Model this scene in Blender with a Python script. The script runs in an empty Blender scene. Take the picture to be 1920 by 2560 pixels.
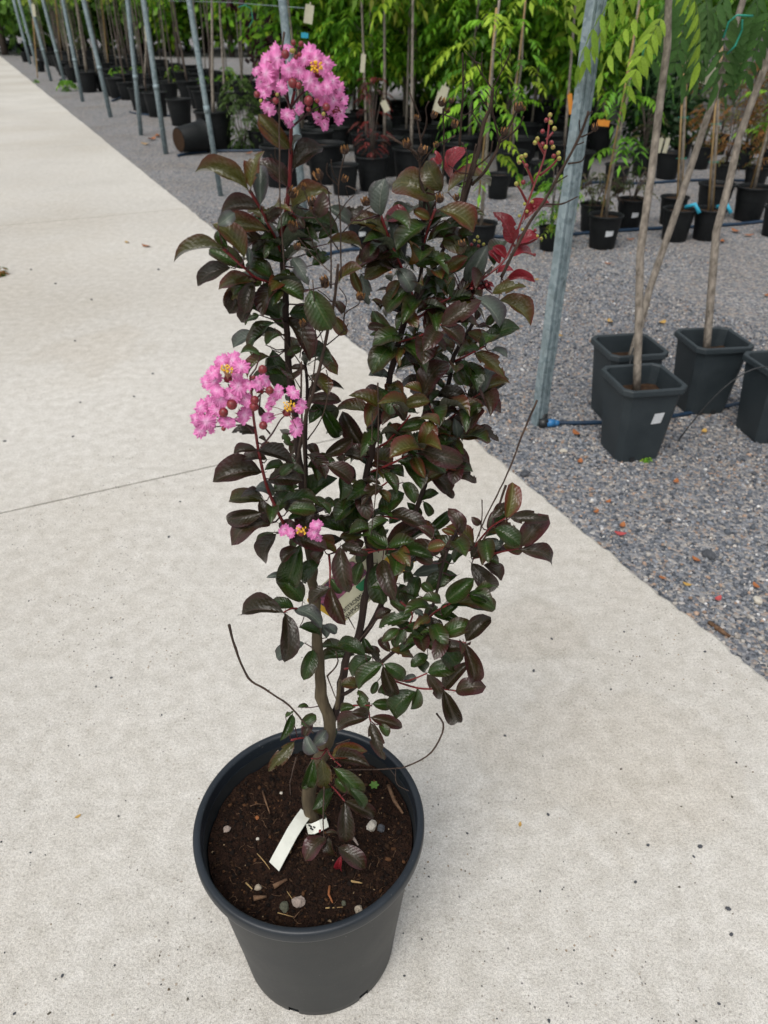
import bpy, bmesh, math, random
import numpy as np
from mathutils import Vector, Matrix, noise as mnoise

# ------------------------------------------------------------------ camera
CAM_H = 1.45
FPX = 1850.0                       # focal length in pixels of the 1920x2560 photograph
PCX, PCY, HORIZON = 960.0, 1280.0, 50.0
PITCH = math.atan((PCY - HORIZON) / FPX)
sc = bpy.context.scene
col = sc.collection
cam_data = bpy.data.cameras.new('camera')
cam = bpy.data.objects.new('camera', cam_data)
col.objects.link(cam)
cam.location = (0, 0, CAM_H)
cam.rotation_euler = (math.pi / 2 - PITCH, 0, 0)
cam_data.sensor_fit = 'VERTICAL'
cam_data.sensor_height = 36
cam_data.sensor_width = 27
cam_data.lens = 36 * FPX / 2560
cam_data.clip_start = 0.02
cam_data.clip_end = 600
cam_data.dof.use_dof = True
cam_data.dof.focus_distance = 0.98
cam_data.dof.aperture_fstop = 8.0
sc.camera = cam

# ------------------------------------------------------------------ overcast sky and weak, wide sun
SUN_EL, SUN_AZ = math.radians(58), math.radians(205)   # azimuth clockwise from +Y
world = bpy.data.worlds.new('World'); sc.world = world
world.use_nodes = True
wn = world.node_tree
wn.nodes.clear()
sky = wn.nodes.new('ShaderNodeTexSky'); sky.sky_type = 'NISHITA'
sky.sun_disc = False
sky.sun_elevation = SUN_EL; sky.sun_rotation = SUN_AZ
sky.air_density = 1.6; sky.dust_density = 4.0; sky.ozone_density = 1.0
hsv = wn.nodes.new('ShaderNodeHueSaturation'); hsv.inputs['Saturation'].default_value = 0.28
bg = wn.nodes.new('ShaderNodeBackground'); bg.inputs['Strength'].default_value = 0.13
wo = wn.nodes.new('ShaderNodeOutputWorld')
wn.links.new(sky.outputs[0], hsv.inputs['Color'])
wn.links.new(hsv.outputs[0], bg.inputs['Color'])
wn.links.new(bg.outputs[0], wo.inputs['Surface'])

sun_data = bpy.data.lights.new('sun', 'SUN')
sun_data.energy = 1.1
sun_data.angle = math.radians(28)
sun_data.color = (1.0, 0.965, 0.91)
sun = bpy.data.objects.new('sun', sun_data); col.objects.link(sun)
sd = Vector((math.sin(SUN_AZ) * math.cos(SUN_EL), math.cos(SUN_AZ) * math.cos(SUN_EL), math.sin(SUN_EL)))
sun.rotation_euler = sd.to_track_quat('Z', 'Y').to_euler()
sun.location = sd * 30
vs = sc.view_settings
vs.view_transform = 'Standard'; vs.look = 'None'; vs.gamma = 1.0; vs.use_curve_mapping = False
vs.exposure = 0.24
sc.cycles.max_bounces = 6
sc.cycles.diffuse_bounces = 3
sc.cycles.glossy_bounces = 2
sc.cycles.transmission_bounces = 3
sc.cycles.use_denoising = True

# ------------------------------------------------------------------ pixel helpers (photograph pixels -> directions)
CAM = Vector((0, 0, CAM_H))
FWD = Vector((0, math.cos(PITCH), -math.sin(PITCH)))
UPV = Vector((0, math.sin(PITCH), math.cos(PITCH)))
RGT = Vector((1, 0, 0))
GZ = -0.025                                            # gravel level, the concrete stands a little proud

def ray(x, y): return FWD + RGT * ((x - PCX) / FPX) + UPV * ((PCY - y) / FPX)
def G(x, y, z=0.0):                                    # where a pixel's ray meets a level
    d = ray(x, y); return CAM + d * ((z - CAM_H) / d.z)
def V(x, y, Y):                                        # where it meets the upright plane at distance Y
    d = ray(x, y); return CAM + d * (Y / d.y)
def depth(p): return (Vector(p) - CAM).dot(FWD)
def pr(p):
    v = Vector(p) - CAM; k = v.dot(FWD)
    return PCX + FPX * v.dot(RGT) / k, PCY - FPX * v.dot(UPV) / k

RG = {1: (420, 80, 3.19), 2: (880, 200, 2.676), 3: (440, 680, 3.073), 4: (860, 700, 2.9625),
      5: (540, 1360, 2.304), 6: (440, 1780, 2.5136), 7: (1050, 0, 3.858), 8: (640, 1940, 4.608), 0: (0, 0, 1)}
def zp(r, x, y):
    a, b, s = RG[r]; return a + x / s, b + y / s

rng = random.Random(7)
U = rng.uniform

# ------------------------------------------------------------------ object helpers
def tag(o, label=None, cat=None, group=None, kind=None):
    if label: o['label'] = label
    if cat: o['category'] = cat
    if group: o['group'] = group
    if kind: o['kind'] = kind
    return o
def empty(name, loc=(0, 0, 0), rz=0.0, label=None, cat=None, group=None, kind=None):
    o = bpy.data.objects.new(name, None); col.objects.link(o)
    o.empty_display_size = 0.05
    o.location = loc; o.rotation_euler = (0, 0, rz)
    return tag(o, label, cat, group, kind)
def link_mesh(name, me, parent=None, loc=None, local=True):
    o = bpy.data.objects.new(name, me); col.objects.link(o)
    if parent is not None:
        o.parent = parent
        if not local: o.matrix_parent_inverse = parent.matrix_basis.inverted()
    if loc is not None: o.location = loc
    return o
def copy_tree(o, parent=None):
    c = o.copy(); col.objects.link(c)
    if parent is not None: c.parent = parent
    for ch in list(o.children): copy_tree(ch, c)
    return c

class MB:
    """collects faces of one mesh"""
    def __init__(s): s.v = []; s.f = []; s.m = []; s.uv = None
    def add(s, vs_, fs, mi=0):
        b = len(s.v); s.v += [tuple(p) for p in vs_]
        s.f += [tuple(i + b for i in f) for f in fs]; s.m += [mi] * len(fs)
        return s
    def box(s, c, size, mi=0, rot=None):
        x, y, z = [k / 2 for k in size]
        pts = [Vector((a, b, d)) for a in (-x, x) for b in (-y, y) for d in (-z, z)]
        if rot is not None: pts = [rot @ p for p in pts]
        c = Vector(c)
        s.add([c + p for p in pts], [(0, 1, 3, 2), (4, 6, 7, 5), (0, 4, 5, 1), (2, 3, 7, 6), (0, 2, 6, 4), (1, 5, 7, 3)], mi)
        return s
    def tube(s, path, radii, seg=6, mi=0, cap=True):
        path = [Vector(p) for p in path]
        n = len(path)
        if not hasattr(radii, '__len__'): radii = [radii] * n
        up = None; rings = []
        for i, p in enumerate(path):
            t = (path[min(i + 1, n - 1)] - path[max(i - 1, 0)]).normalized()
            if up is None:
                up = t.orthogonal().normalized()
            else:
                up = (up - t * up.dot(t))
                up = up.normalized() if up.length > 1e-6 else t.orthogonal().normalized()
            b = t.cross(up)
            rings.append([p + (up * math.cos(2 * math.pi * k / seg) + b * math.sin(2 * math.pi * k / seg)) * radii[i] for k in range(seg)])
        vv = [q for r in rings for q in r]; ff = []
        for i in range(n - 1):
            for k in range(seg):
                a, c2 = i * seg + k, i * seg + (k + 1) % seg
                ff.append((a, c2, c2 + seg, a + seg))
        if cap:
            ff.append(tuple(range(seg))[::-1]); ff.append(tuple(range((n - 1) * seg, n * seg)))
        s.add(vv, ff, mi); return s
    def lathe(s, prof, seg=24, mi=0, c=(0, 0, 0), close=False, skip=None):
        c = Vector(c); vv = []; ff = []
        for (r, z) in prof:
            for k in range(seg):
                a = 2 * math.pi * k / seg
                vv.append(c + Vector((r * math.cos(a), r * math.sin(a), z)))
        for i in range(len(prof) - 1):
            for k in range(seg):
                if skip and skip(i, k): continue
                a, b = i * seg + k, i * seg + (k + 1) % seg
                ff.append((a, b, b + seg, a + seg))
        s.add(vv, ff, mi); return s
    def disc(s, r, z, seg=24, mi=0, c=(0, 0, 0)):
        c = Vector(c)
        s.add([c + Vector((r * math.cos(2 * math.pi * k / seg), r * math.sin(2 * math.pi * k / seg), z)) for k in range(seg)], [tuple(range(seg))], mi); return s
    def ball(s, c, r, mi=0, sq=(1, 1, 1), nz=0.0, sub=1, seed=0):
        bm = bmesh.new(); bmesh.ops.create_icosphere(bm, subdivisions=sub, radius=1.0)
        R_ = random.Random(seed); c = Vector(c)
        vv = []
        for v in bm.verts:
            k = 1 + R_.uniform(-nz, nz)
            vv.append(c + Vector((v.co.x * sq[0] * r * k, v.co.y * sq[1] * r * k, v.co.z * sq[2] * r * k)))
        ff = [tuple(v.index for v in f.verts) for f in bm.faces]
        bm.free(); s.add(vv, ff, mi); return s
    def mesh(s, name, mats, smooth=True):
        me = bpy.data.meshes.new(name)
        me.from_pydata(s.v, [], s.f)
        for m in (mats if isinstance(mats, (list, tuple)) else [mats]): me.materials.append(m)
        if len(set(s.m)) > 1 or (s.m and s.m[0]): me.polygons.foreach_set('material_index', s.m)
        if smooth: me.polygons.foreach_set('use_smooth', [True] * len(me.polygons))
        me.update(); return me
    def build(s, name, mats, parent=None, smooth=True, local=True):
        return link_mesh(name, s.mesh(name, mats, smooth), parent, None, local)

# ------------------------------------------------------------------ materials
def new_mat(name):
    m = bpy.data.materials.new(name); m.use_nodes = True
    nt = m.node_tree; b = nt.nodes['Principled BSDF']
    return m, nt, b
def N_(nt, t, **kw):
    n = nt.nodes.new(t)
    for k, v in kw.items():
        if k in n.inputs: n.inputs[k].default_value = v
        else: setattr(n, k, v)
    return n
def ramp(nt, stops, interp='LINEAR'):
    r = nt.nodes.new('ShaderNodeValToRGB'); cr = r.color_ramp; cr.interpolation = interp
    while len(cr.elements) < len(stops): cr.elements.new(0.5)
    for e, (p, c) in zip(cr.elements, stops):
        e.position = p; e.color = (c[0], c[1], c[2], 1) if len(c) == 3 else c
    return r
def mixc(nt, a, b, f, mode='MIX'):
    m = nt.nodes.new('ShaderNodeMix'); m.data_type = 'RGBA'; m.blend_type = mode
    for sock, val in ((m.inputs[6], a), (m.inputs[7], b), (m.inputs[0], f)):
        if hasattr(val, 'links') or hasattr(val, 'is_output'): nt.links.new(val, sock)
        elif isinstance(val, (int, float)): sock.default_value = val
        else: sock.default_value = (val[0], val[1], val[2], 1)
    return m.outputs[2]
def simple(name, c1, c2=None, scale=20.0, rough=0.6, bump=0.0, bscale=None, spec=0.5, coords='Object', rnd=0.0, metal=0.0, detail=4.0):
    m, nt, b = new_mat(name)
    b.inputs['Roughness'].default_value = rough
    b.inputs['Specular IOR Level'].default_value = spec
    b.inputs['Metallic'].default_value = metal
    tc = N_(nt, 'ShaderNodeTexCoord')
    co = tc.outputs[coords]
    c2 = c2 or tuple(k * 0.7 for k in c1)
    nz = N_(nt, 'ShaderNodeTexNoise', Scale=scale, Detail=detail, Roughness=0.6)
    nt.links.new(co, nz.inputs['Vector'])
    r = ramp(nt, [(0.32, c1), (0.68, c2)])
    nt.links.new(nz.outputs['Fac'], r.inputs['Fac'])
    out = r.outputs['Color']
    if rnd:
        oi = N_(nt, 'ShaderNodeObjectInfo')
        mr = N_(nt, 'ShaderNodeMapRange'); mr.inputs['To Min'].default_value = 1 - rnd; mr.inputs['To Max'].default_value = 1 + rnd
        nt.links.new(oi.outputs['Random'], mr.inputs['Value'])
        hv = N_(nt, 'ShaderNodeHueSaturation'); nt.links.new(mr.outputs[0], hv.inputs['Value']); nt.links.new(out, hv.inputs['Color'])
        out = hv.outputs[0]
    nt.links.new(out, b.inputs['Base Color'])
    if bump:
        n2 = N_(nt, 'ShaderNodeTexNoise', Scale=bscale or scale * 3, Detail=5.0)
        nt.links.new(co, n2.inputs['Vector'])
        bp = N_(nt, 'ShaderNodeBump', Strength=bump, Distance=0.01)
        nt.links.new(n2.outputs['Fac'], bp.inputs['Height']); nt.links.new(bp.outputs[0], b.inputs['Normal'])
    return m

def concrete_mat():
    m, nt, b = new_mat('concrete')
    L = nt.links.new
    geo = N_(nt, 'ShaderNodeNewGeometry'); pos = geo.outputs['Position']
    def nz(s, d=4, r=.6):
        n = N_(nt, 'ShaderNodeTexNoise', Scale=s, Detail=d, Roughness=r); L(pos, n.inputs['Vector']); return n.outputs['Fac']
    big = ramp(nt, [(0.3, (.575, .562, .535)), (0.7, (.69, .68, .655))]); L(nz(1.1, 6), big.inputs['Fac'])
    fine = ramp(nt, [(0.3, (.72, .70, .67)), (0.5, (1, 1, 1)), (0.70, (1.13, 1.12, 1.1))]); L(nz(170, 3, .7), fine.inputs['Fac'])
    c = mixc(nt, big.outputs[0], fine.outputs[0], 1.0, 'MULTIPLY')
    gr = ramp(nt, [(0.36, (.76, .75, .73)), (0.5, (1, 1, 1)), (0.64, (1.10, 1.10, 1.09))]); L(nz(430, 2, .5), gr.inputs['Fac'])
    c = mixc(nt, c, gr.outputs[0], 1.0, 'MULTIPLY')
    mid = ramp(nt, [(0.35, (.86, .85, .83)), (0.65, (1.05, 1.05, 1.05))]); L(nz(22, 5, .65), mid.inputs['Fac'])
    c = mixc(nt, c, mid.outputs[0], 1.0, 'MULTIPLY')
    # small dark and tan aggregate showing at the worn surface
    vo = N_(nt, 'ShaderNodeTexVoronoi', Scale=120.0); vo.inputs['Randomness'].default_value = 1.0; L(pos, vo.inputs['Vector'])
    sep = N_(nt, 'ShaderNodeSeparateColor'); L(vo.outputs['Color'], sep.inputs[0])
    sel = N_(nt, 'ShaderNodeMath', operation='GREATER_THAN'); sel.inputs[1].default_value = .89; L(sep.outputs[0], sel.inputs[0])
    dist = N_(nt, 'ShaderNodeMath', operation='LESS_THAN'); dist.inputs[1].default_value = .28; L(vo.outputs['Distance'], dist.inputs[0])
    mm = N_(nt, 'ShaderNodeMath', operation='MULTIPLY'); L(sel.outputs[0], mm.inputs[0]); L(dist.outputs[0], mm.inputs[1])
    wz = ramp(nt, [(.45, (0, 0, 0)), (.6, (1, 1, 1))]); L(nz(1.6, 3), wz.inputs['Fac'])
    mm2 = N_(nt, 'ShaderNodeMath', operation='MULTIPLY'); L(mm.outputs[0], mm2.inputs[0]); L(wz.outputs[0], mm2.inputs[1])
    agg = ramp(nt, [(.2, (.05, .05, .055)), (.6, (.16, .14, .11)), (.9, (.3, .22, .14))]); L(sep.outputs[1], agg.inputs['Fac'])
    c = mixc(nt, c, agg.outputs[0], mm2.outputs[0])
    # broad weathered stains
    st = ramp(nt, [(.46, (1, 1, 1)), (.62, (.84, .82, .79))]); L(nz(.55, 8, .62), st.inputs['Fac'])
    c = mixc(nt, c, st.outputs[0], 1.0, 'MULTIPLY')
    for (px_, py_, rad, lo) in ((1330, 1570, .17, .93), (900, 760, .5, .955), (330, 640, .7, .95), (240, 870, .35, .96), (1500, 1900, .3, .97)):
        q = G(px_, py_); vd = N_(nt, 'ShaderNodeVectorMath', operation='DISTANCE'); vd.inputs[1].default_value = q; L(pos, vd.inputs[0])
        ad = N_(nt, 'ShaderNodeMath', operation='MULTIPLY_ADD'); L(nz(3.2, 5), ad.inputs[0]); ad.inputs[1].default_value = rad * 1.9; L(vd.outputs['Value'], ad.inputs[2])
        rs = ramp(nt, [(rad * 1.55, (lo, lo * .985, lo * .965)), (rad * 1.75, (lo * .975, lo * .965, lo * .95)), (rad * 1.85, (1, 1, 1))]); L(ad.outputs[0], rs.inputs['Fac'])
        c = mixc(nt, c, rs.outputs[0], 1.0, 'MULTIPLY')
    L(c, b.inputs['Base Color'])
    b.inputs['Roughness'].default_value = .88
    b.inputs['Specular IOR Level'].default_value = .25
    bp = N_(nt, 'ShaderNodeBump', Strength=.5, Distance=.004); L(nz(210, 4, .7), bp.inputs['Height'])
    bp2 = N_(nt, 'ShaderNodeBump', Strength=.35, Distance=.01); L(nz(32, 4), bp2.inputs['Height']); L(bp.outputs[0], bp2.inputs['Normal'])
    L(bp2.outputs[0], b.inputs['Normal'])
    return m

def gravel_mat():
    m, nt, b = new_mat('gravel')
    L = nt.links.new
    geo = N_(nt, 'ShaderNodeNewGeometry'); pos = geo.outputs['Position']
    vo = N_(nt, 'ShaderNodeTexVoronoi', Scale=75.0); L(pos, vo.inputs['Vector'])
    sep = N_(nt, 'ShaderNodeSeparateColor'); L(vo.outputs['Color'], sep.inputs[0])
    r = ramp(nt, [(0, (.09, .099, .113)), (.35, (.18, .19, .212)), (.6, (.26, .263, .272)), (.8, (.35, .325, .30)), (.93, (.29, .23, .195)), (1, (.5, .48, .46))])
    L(sep.outputs[0], r.inputs['Fac'])
    nz = N_(nt, 'ShaderNodeTexNoise', Scale=.9, Detail=6.0, Roughness=.65); L(pos, nz.inputs['Vector'])
    br = ramp(nt, [(.45, (1, 1, 1)), (.68, (.90, .85, .80))]); L(nz.outputs['Fac'], br.inputs['Fac'])
    c = mixc(nt, r.outputs[0], br.outputs[0], 1.0, 'MULTIPLY')
    L(c, b.inputs['Base Color']); b.inputs['Roughness'].default_value = .9; b.inputs['Specular IOR Level'].default_value = .2
    bp = N_(nt, 'ShaderNodeBump', Strength=1.0, Distance=.01); bp.invert = True
    L(vo.outputs['Distance'], bp.inputs['Height']); L(bp.outputs[0], b.inputs['Normal'])
    return m

def attr_mat(name, rough=.85, spec=.3, mul=1.0, trans=0.0):
    """colour comes from the mesh's own 'Col' attribute (one colour to each stone or leaf)"""
    m, nt, b = new_mat(name); L = nt.links.new
    a = N_(nt, 'ShaderNodeAttribute', attribute_name='Col')
    tc = N_(nt, 'ShaderNodeTexCoord'); nz = N_(nt, 'ShaderNodeTexNoise', Scale=160.0, Detail=3.0); L(tc.outputs['Object'], nz.inputs['Vector'])
    r = ramp(nt, [(.3, (.78 * mul,) * 3), (.7, (1.15 * mul,) * 3)]); L(nz.outputs['Fac'], r.inputs['Fac'])
    c = mixc(nt, a.outputs['Color'], r.outputs[0], 1.0, 'MULTIPLY')
    L(c, b.inputs['Base Color']); b.inputs['Roughness'].default_value = rough; b.inputs['Specular IOR Level'].default_value = spec
    if trans:
        t = N_(nt, 'ShaderNodeBsdfTranslucent'); L(c, t.inputs['Color'])
        mx = N_(nt, 'ShaderNodeMixShader'); mx.inputs[0].default_value = trans
        L(b.outputs[0], mx.inputs[1]); L(t.outputs[0], mx.inputs[2])
        L(mx.outputs[0], nt.nodes['Material Output'].inputs['Surface'])
    return m

def leaf_mat(name, base, edge, rib, under, rough=.25, edge_w=.46):
    m, nt, b = new_mat(name); L = nt.links.new
    uv = N_(nt, 'ShaderNodeUVMap'); sp = N_(nt, 'ShaderNodeSeparateXYZ'); L(uv.outputs[0], sp.inputs[0])
    av = N_(nt, 'ShaderNodeMath', operation='ABSOLUTE'); L(sp.outputs[1], av.inputs[0])     # 0 midrib .. 1 margin
    tc = N_(nt, 'ShaderNodeTexCoord'); oi = N_(nt, 'ShaderNodeObjectInfo')
    off = N_(nt, 'ShaderNodeVectorMath', operation='ADD'); L(tc.outputs['Object'], off.inputs[0]); L(oi.outputs['Random'], off.inputs[1])
    nz = N_(nt, 'ShaderNodeTexNoise', Scale=3.2, Detail=4.0); L(off.outputs[0], nz.inputs['Vector'])
    # margin colour creeps in from the edge and the tip
    sm = N_(nt, 'ShaderNodeMath', operation='MULTIPLY_ADD'); L(nz.outputs['Fac'], sm.inputs[0]); sm.inputs[1].default_value = 1.1; L(av.outputs[0], sm.inputs[2])
    s2 = N_(nt, 'ShaderNodeMath', operation='MULTIPLY_ADD'); L(oi.outputs['Random'], s2.inputs[0]); s2.inputs[1].default_value = .45; L(sm.outputs[0], s2.inputs[2])
    s3 = N_(nt, 'ShaderNodeMath', operation='MULTIPLY_ADD'); L(sp.outputs[0], s3.inputs[0]); s3.inputs[1].default_value = .25; L(s2.outputs[0], s3.inputs[2])
    er = ramp(nt, [(.55, (0, 0, 0)), (.95, (1, 1, 1))])
    dv = N_(nt, 'ShaderNodeMath', operation='MULTIPLY'); L(s3.outputs[0], dv.inputs[0]); dv.inputs[1].default_value = edge_w; L(dv.outputs[0], er.inputs['Fac'])
    c = mixc(nt, base, edge, er.outputs[0])
    # veins: slanted lines between midrib and margin
    ph = N_(nt, 'ShaderNodeMath', operation='MULTIPLY_ADD'); L(av.outputs[0], ph.inputs[0]); ph.inputs[1].default_value = -.22; L(sp.outputs[0], ph.inputs[2])
    sn = N_(nt, 'ShaderNodeMath', operation='MULTIPLY'); L(ph.outputs[0], sn.inputs[0]); sn.inputs[1].default_value = 58
    sw = N_(nt, 'ShaderNodeMath', operation='SINE'); L(sn.outputs[0], sw.inputs[0])
    vr = ramp(nt, [(.90, (0, 0, 0)), (1.0, (1, 1, 1))]); L(sw.outputs[0], vr.inputs['Fac'])
    vm = N_(nt, 'ShaderNodeMath', operation='MULTIPLY'); L(vr.outputs[0], vm.inputs[0]); vm.inputs[1].default_value = .03
    c = mixc(nt, c, rib, vm.outputs[0])
    rr = ramp(nt, [(.02, (1, 1, 1)), (.07, (0, 0, 0))]); L(av.outputs[0], rr.inputs['Fac'])
    rm_ = N_(nt, 'ShaderNodeMath', operation='MULTIPLY'); L(rr.outputs[0], rm_.inputs[0]); rm_.inputs[1].default_value = .6
    c = mixc(nt, c, rib, rm_.outputs[0])
    mr = N_(nt, 'ShaderNodeMapRange'); mr.inputs['To Min'].default_value = .72; mr.inputs['To Max'].default_value = 1.35; L(oi.outputs['Random'], mr.inputs['Value'])
    hv = N_(nt, 'ShaderNodeHueSaturation'); L(mr.outputs[0], hv.inputs['Value']); L(c, hv.inputs['Color']); c = hv.outputs[0]
    geo = N_(nt, 'ShaderNodeNewGeometry')
    c = mixc(nt, c, under, geo.outputs['Backfacing'])
    L(c, b.inputs['Base Color'])
    nr = N_(nt, 'ShaderNodeTexNoise', Scale=7.0, Detail=3.0); L(off.outputs[0], nr.inputs['Vector'])
    rgh = N_(nt, 'ShaderNodeMapRange'); rgh.inputs['To Min'].default_value = rough - .06; rgh.inputs['To Max'].default_value = rough + .16; L(nr.outputs['Fac'], rgh.inputs['Value'])
    L(rgh.outputs[0], b.inputs['Roughness']); b.inputs['Specular IOR Level'].default_value = .45
    bp = N_(nt, 'ShaderNodeBump', Strength=.16, Distance=.02)
    hw = N_(nt, 'ShaderNodeMath', operation='MULTIPLY'); L(sw.outputs[0], hw.inputs[0]); hw.inputs[1].default_value = .07
    hs = N_(nt, 'ShaderNodeMath', operation='ADD'); L(hw.outputs[0], hs.inputs[0]); L(nr.outputs['Fac'], hs.inputs[1])
    L(hs.outputs[0], bp.inputs['Height']); L(bp.outputs[0], b.inputs['Normal'])
    t = N_(nt, 'ShaderNodeBsdfTranslucent'); L(c, t.inputs['Color'])
    mx = N_(nt, 'ShaderNodeMixShader'); mx.inputs[0].default_value = .12
    L(b.outputs[0], mx.inputs[1]); L(t.outputs[0], mx.inputs[2]); L(mx.outputs[0], nt.nodes['Material Output'].inputs['Surface'])
    return m

def petal_mat():
    m, nt, b = new_mat('petal'); L = nt.links.new
    uv = N_(nt, 'ShaderNodeUVMap'); sp = N_(nt, 'ShaderNodeSeparateXYZ'); L(uv.outputs[0], sp.inputs[0])
    tc = N_(nt, 'ShaderNodeTexCoord'); oi = N_(nt, 'ShaderNodeObjectInfo')
    off = N_(nt, 'ShaderNodeVectorMath', operation='ADD'); L(tc.outputs['Object'], off.inputs[0]); L(oi.outputs['Random'], off.inputs[1])
    nz = N_(nt, 'ShaderNodeTexNoise', Scale=2.5, Detail=4.0); L(off.outputs[0], nz.inputs['Vector'])
    s = N_(nt, 'ShaderNodeMath', operation='MULTIPLY_ADD'); L(nz.outputs['Fac'], s.inputs[0]); s.inputs[1].default_value = .7; L(sp.outputs[0], s.inputs[2])
    r = ramp(nt, [(.2, (.93, .64, .82)), (.6, (.92, .45, .73)), (1.0, (.87, .30, .62))]); L(s.outputs[0], r.inputs['Fac'])
    L(r.outputs[0], b.inputs['Base Color']); b.inputs['Roughness'].default_value = .6; b.inputs['Specular IOR Level'].default_value = .2
    t = N_(nt, 'ShaderNodeBsdfTranslucent'); L(r.outputs[0], t.inputs['Color'])
    mx = N_(nt, 'ShaderNodeMixShader'); mx.inputs[0].default_value = .35
    L(b.outputs[0], mx.inputs[1]); L(t.outputs[0], mx.inputs[2]); L(mx.outputs[0], nt.nodes['Material Output'].inputs['Surface'])
    return m

def bark_mat(name, c1, c2, scale=60.0, stretch=.2, bump=.6):
    m, nt, b = new_mat(name); L = nt.links.new
    tc = N_(nt, 'ShaderNodeTexCoord'); mp = N_(nt, 'ShaderNodeMapping'); mp.inputs['Scale'].default_value = (1, 1, stretch)
    L(tc.outputs['Object'], mp.inputs[0])
    nz = N_(nt, 'ShaderNodeTexNoise', Scale=scale, Detail=6.0, Roughness=.65); L(mp.outputs[0], nz.inputs['Vector'])
    r = ramp(nt, [(.32, c2), (.66, c1)]); L(nz.outputs['Fac'], r.inputs['Fac']); L(r.outputs[0], b.inputs['Base Color'])
    b.inputs['Roughness'].default_value = .85; b.inputs['Specular IOR Level'].default_value = .25
    bp = N_(nt, 'ShaderNodeBump', Strength=bump, Distance=.004); L(nz.outputs['Fac'], bp.inputs['Height']); L(bp.outputs[0], b.inputs['Normal'])
    return m

def plastic_mat(name, c1, c2, rough=.42, spec=.5):
    """weathered moulded plastic: dusty blotches, fine scuffs"""
    m, nt, b = new_mat(name); L = nt.links.new
    tc = N_(nt, 'ShaderNodeTexCoord')
    b.inputs['Specular IOR Level'].default_value = spec
    nz = N_(nt, 'ShaderNodeTexNoise', Scale=9.0, Detail=7.0, Roughness=.65); L(tc.outputs['Object'], nz.inputs['Vector'])
    r = ramp(nt, [(.35, c1), (.72, c2)]); L(nz.outputs['Fac'], r.inputs['Fac'])
    mp = N_(nt, 'ShaderNodeMapping'); mp.inputs['Scale'].default_value = (1, 1, .25); L(tc.outputs['Object'], mp.inputs[0])
    n2 = N_(nt, 'ShaderNodeTexNoise', Scale=260.0, Detail=2.0); L(tc.outputs['Object'], n2.inputs['Vector'])
    r2 = ramp(nt, [(.72, (0, 0, 0)), (.80, (.35, .35, .35))]); L(n2.outputs['Fac'], r2.inputs['Fac'])
    c = mixc(nt, r.outputs[0], (.45, .44, .42), r2.outputs[0])
    L(c, b.inputs['Base Color'])
    rr = N_(nt, 'ShaderNodeMapRange'); rr.inputs['To Min'].default_value = rough - .08; rr.inputs['To Max'].default_value = rough + .2; L(nz.outputs['Fac'], rr.inputs['Value']); L(rr.outputs[0], b.inputs['Roughness'])
    n3 = N_(nt, 'ShaderNodeTexNoise', Scale=420.0, Detail=2.0); L(mp.outputs[0], n3.inputs['Vector'])
    bp = N_(nt, 'ShaderNodeBump', Strength=.08, Distance=.002); L(n3.outputs['Fac'], bp.inputs['Height']); L(bp.outputs[0], b.inputs['Normal'])
    return m

def galv_mat():
    m, nt, b = new_mat('galvanised_steel'); L = nt.links.new
    tc = N_(nt, 'ShaderNodeTexCoord')
    vo = N_(nt, 'ShaderNodeTexVoronoi', Scale=60.0); L(tc.outputs['Object'], vo.inputs['Vector'])
    sp = N_(nt, 'ShaderNodeSeparateColor'); L(vo.outputs['Color'], sp.inputs[0])
    r = ramp(nt, [(0, (.16, .215, .235)), (1, (.28, .345, .37))]); L(sp.outputs[0], r.inputs['Fac'])
    nz = N_(nt, 'ShaderNodeTexNoise', Scale=14.0, Detail=6.0, Roughness=.7); L(tc.outputs['Object'], nz.inputs['Vector'])
    d = ramp(nt, [(.5, (1, 1, 1)), (.72, (.62, .62, .60))]); L(nz.outputs['Fac'], d.inputs['Fac'])
    L(mixc(nt, r.outputs[0], d.outputs[0], 1.0, 'MULTIPLY'), b.inputs['Base Color'])
    b.inputs['Metallic'].default_value = .35; b.inputs['Roughness'].default_value = .55
    return m

M = {}
M['concrete'] = concrete_mat()
M['gravel'] = gravel_mat()
M['stones'] = attr_mat('gravel_stones')
M['crumbs'] = attr_mat('soil_crumbs', rough=.95, spec=.15)
M['foliage'] = attr_mat('foliage', rough=.5, spec=.35, trans=.45)
M['g'] = leaf_mat('leaf_dark_green', (.020, .046, .006), (.032, .020, .008), (.075, .085, .03), (.075, .09, .06))
M['p'] = leaf_mat('leaf_purple', (.026, .020, .008), (.042, .009, .011), (.075, .045, .035), (.075, .07, .06))
M['o'] = leaf_mat('leaf_bronze', (.058, .056, .010), (.085, .015, .010), (.13, .11, .04), (.10, .10, .07))
M['r'] = leaf_mat('leaf_crimson', (.14, .010, .014), (.19, .012, .022), (.25, .035, .045), (.13, .04, .045))
M['s'] = leaf_mat('leaf_silvery', (.085, .105, .085), (.055, .045, .05), (.20, .21, .17), (.12, .13, .12), rough=.3)
M['y'] = leaf_mat('leaf_orange', (.20, .11, .02), (.24, .05, .015), (.3, .2, .05), (.2, .12, .05))
M['petal'] = petal_mat()
M['stamen_tip'] = simple('stamen_tip', (.80, .42, .02), (.85, .55, .05), 300, .7)
M['stamen'] = simple('stamen_filament', (.62, .42, .22), (.5, .1, .12), 40, .6)
M['bud_red'] = simple('bud_red', (.24, .02, .03), (.10, .018, .015), 1.6, .4, coords='Object')
M['bud_green'] = simple('bud_green', (.34, .42, .05), (.22, .06, .05), 1.2, .45)
M['cap_out'] = bark_mat('capsule_outside', (.07, .04, .026), (.018, .012, .01), 3)
M['cap_in'] = simple('capsule_inside', (.42, .22, .08), (.26, .12, .04), 1.5, .8)
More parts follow.
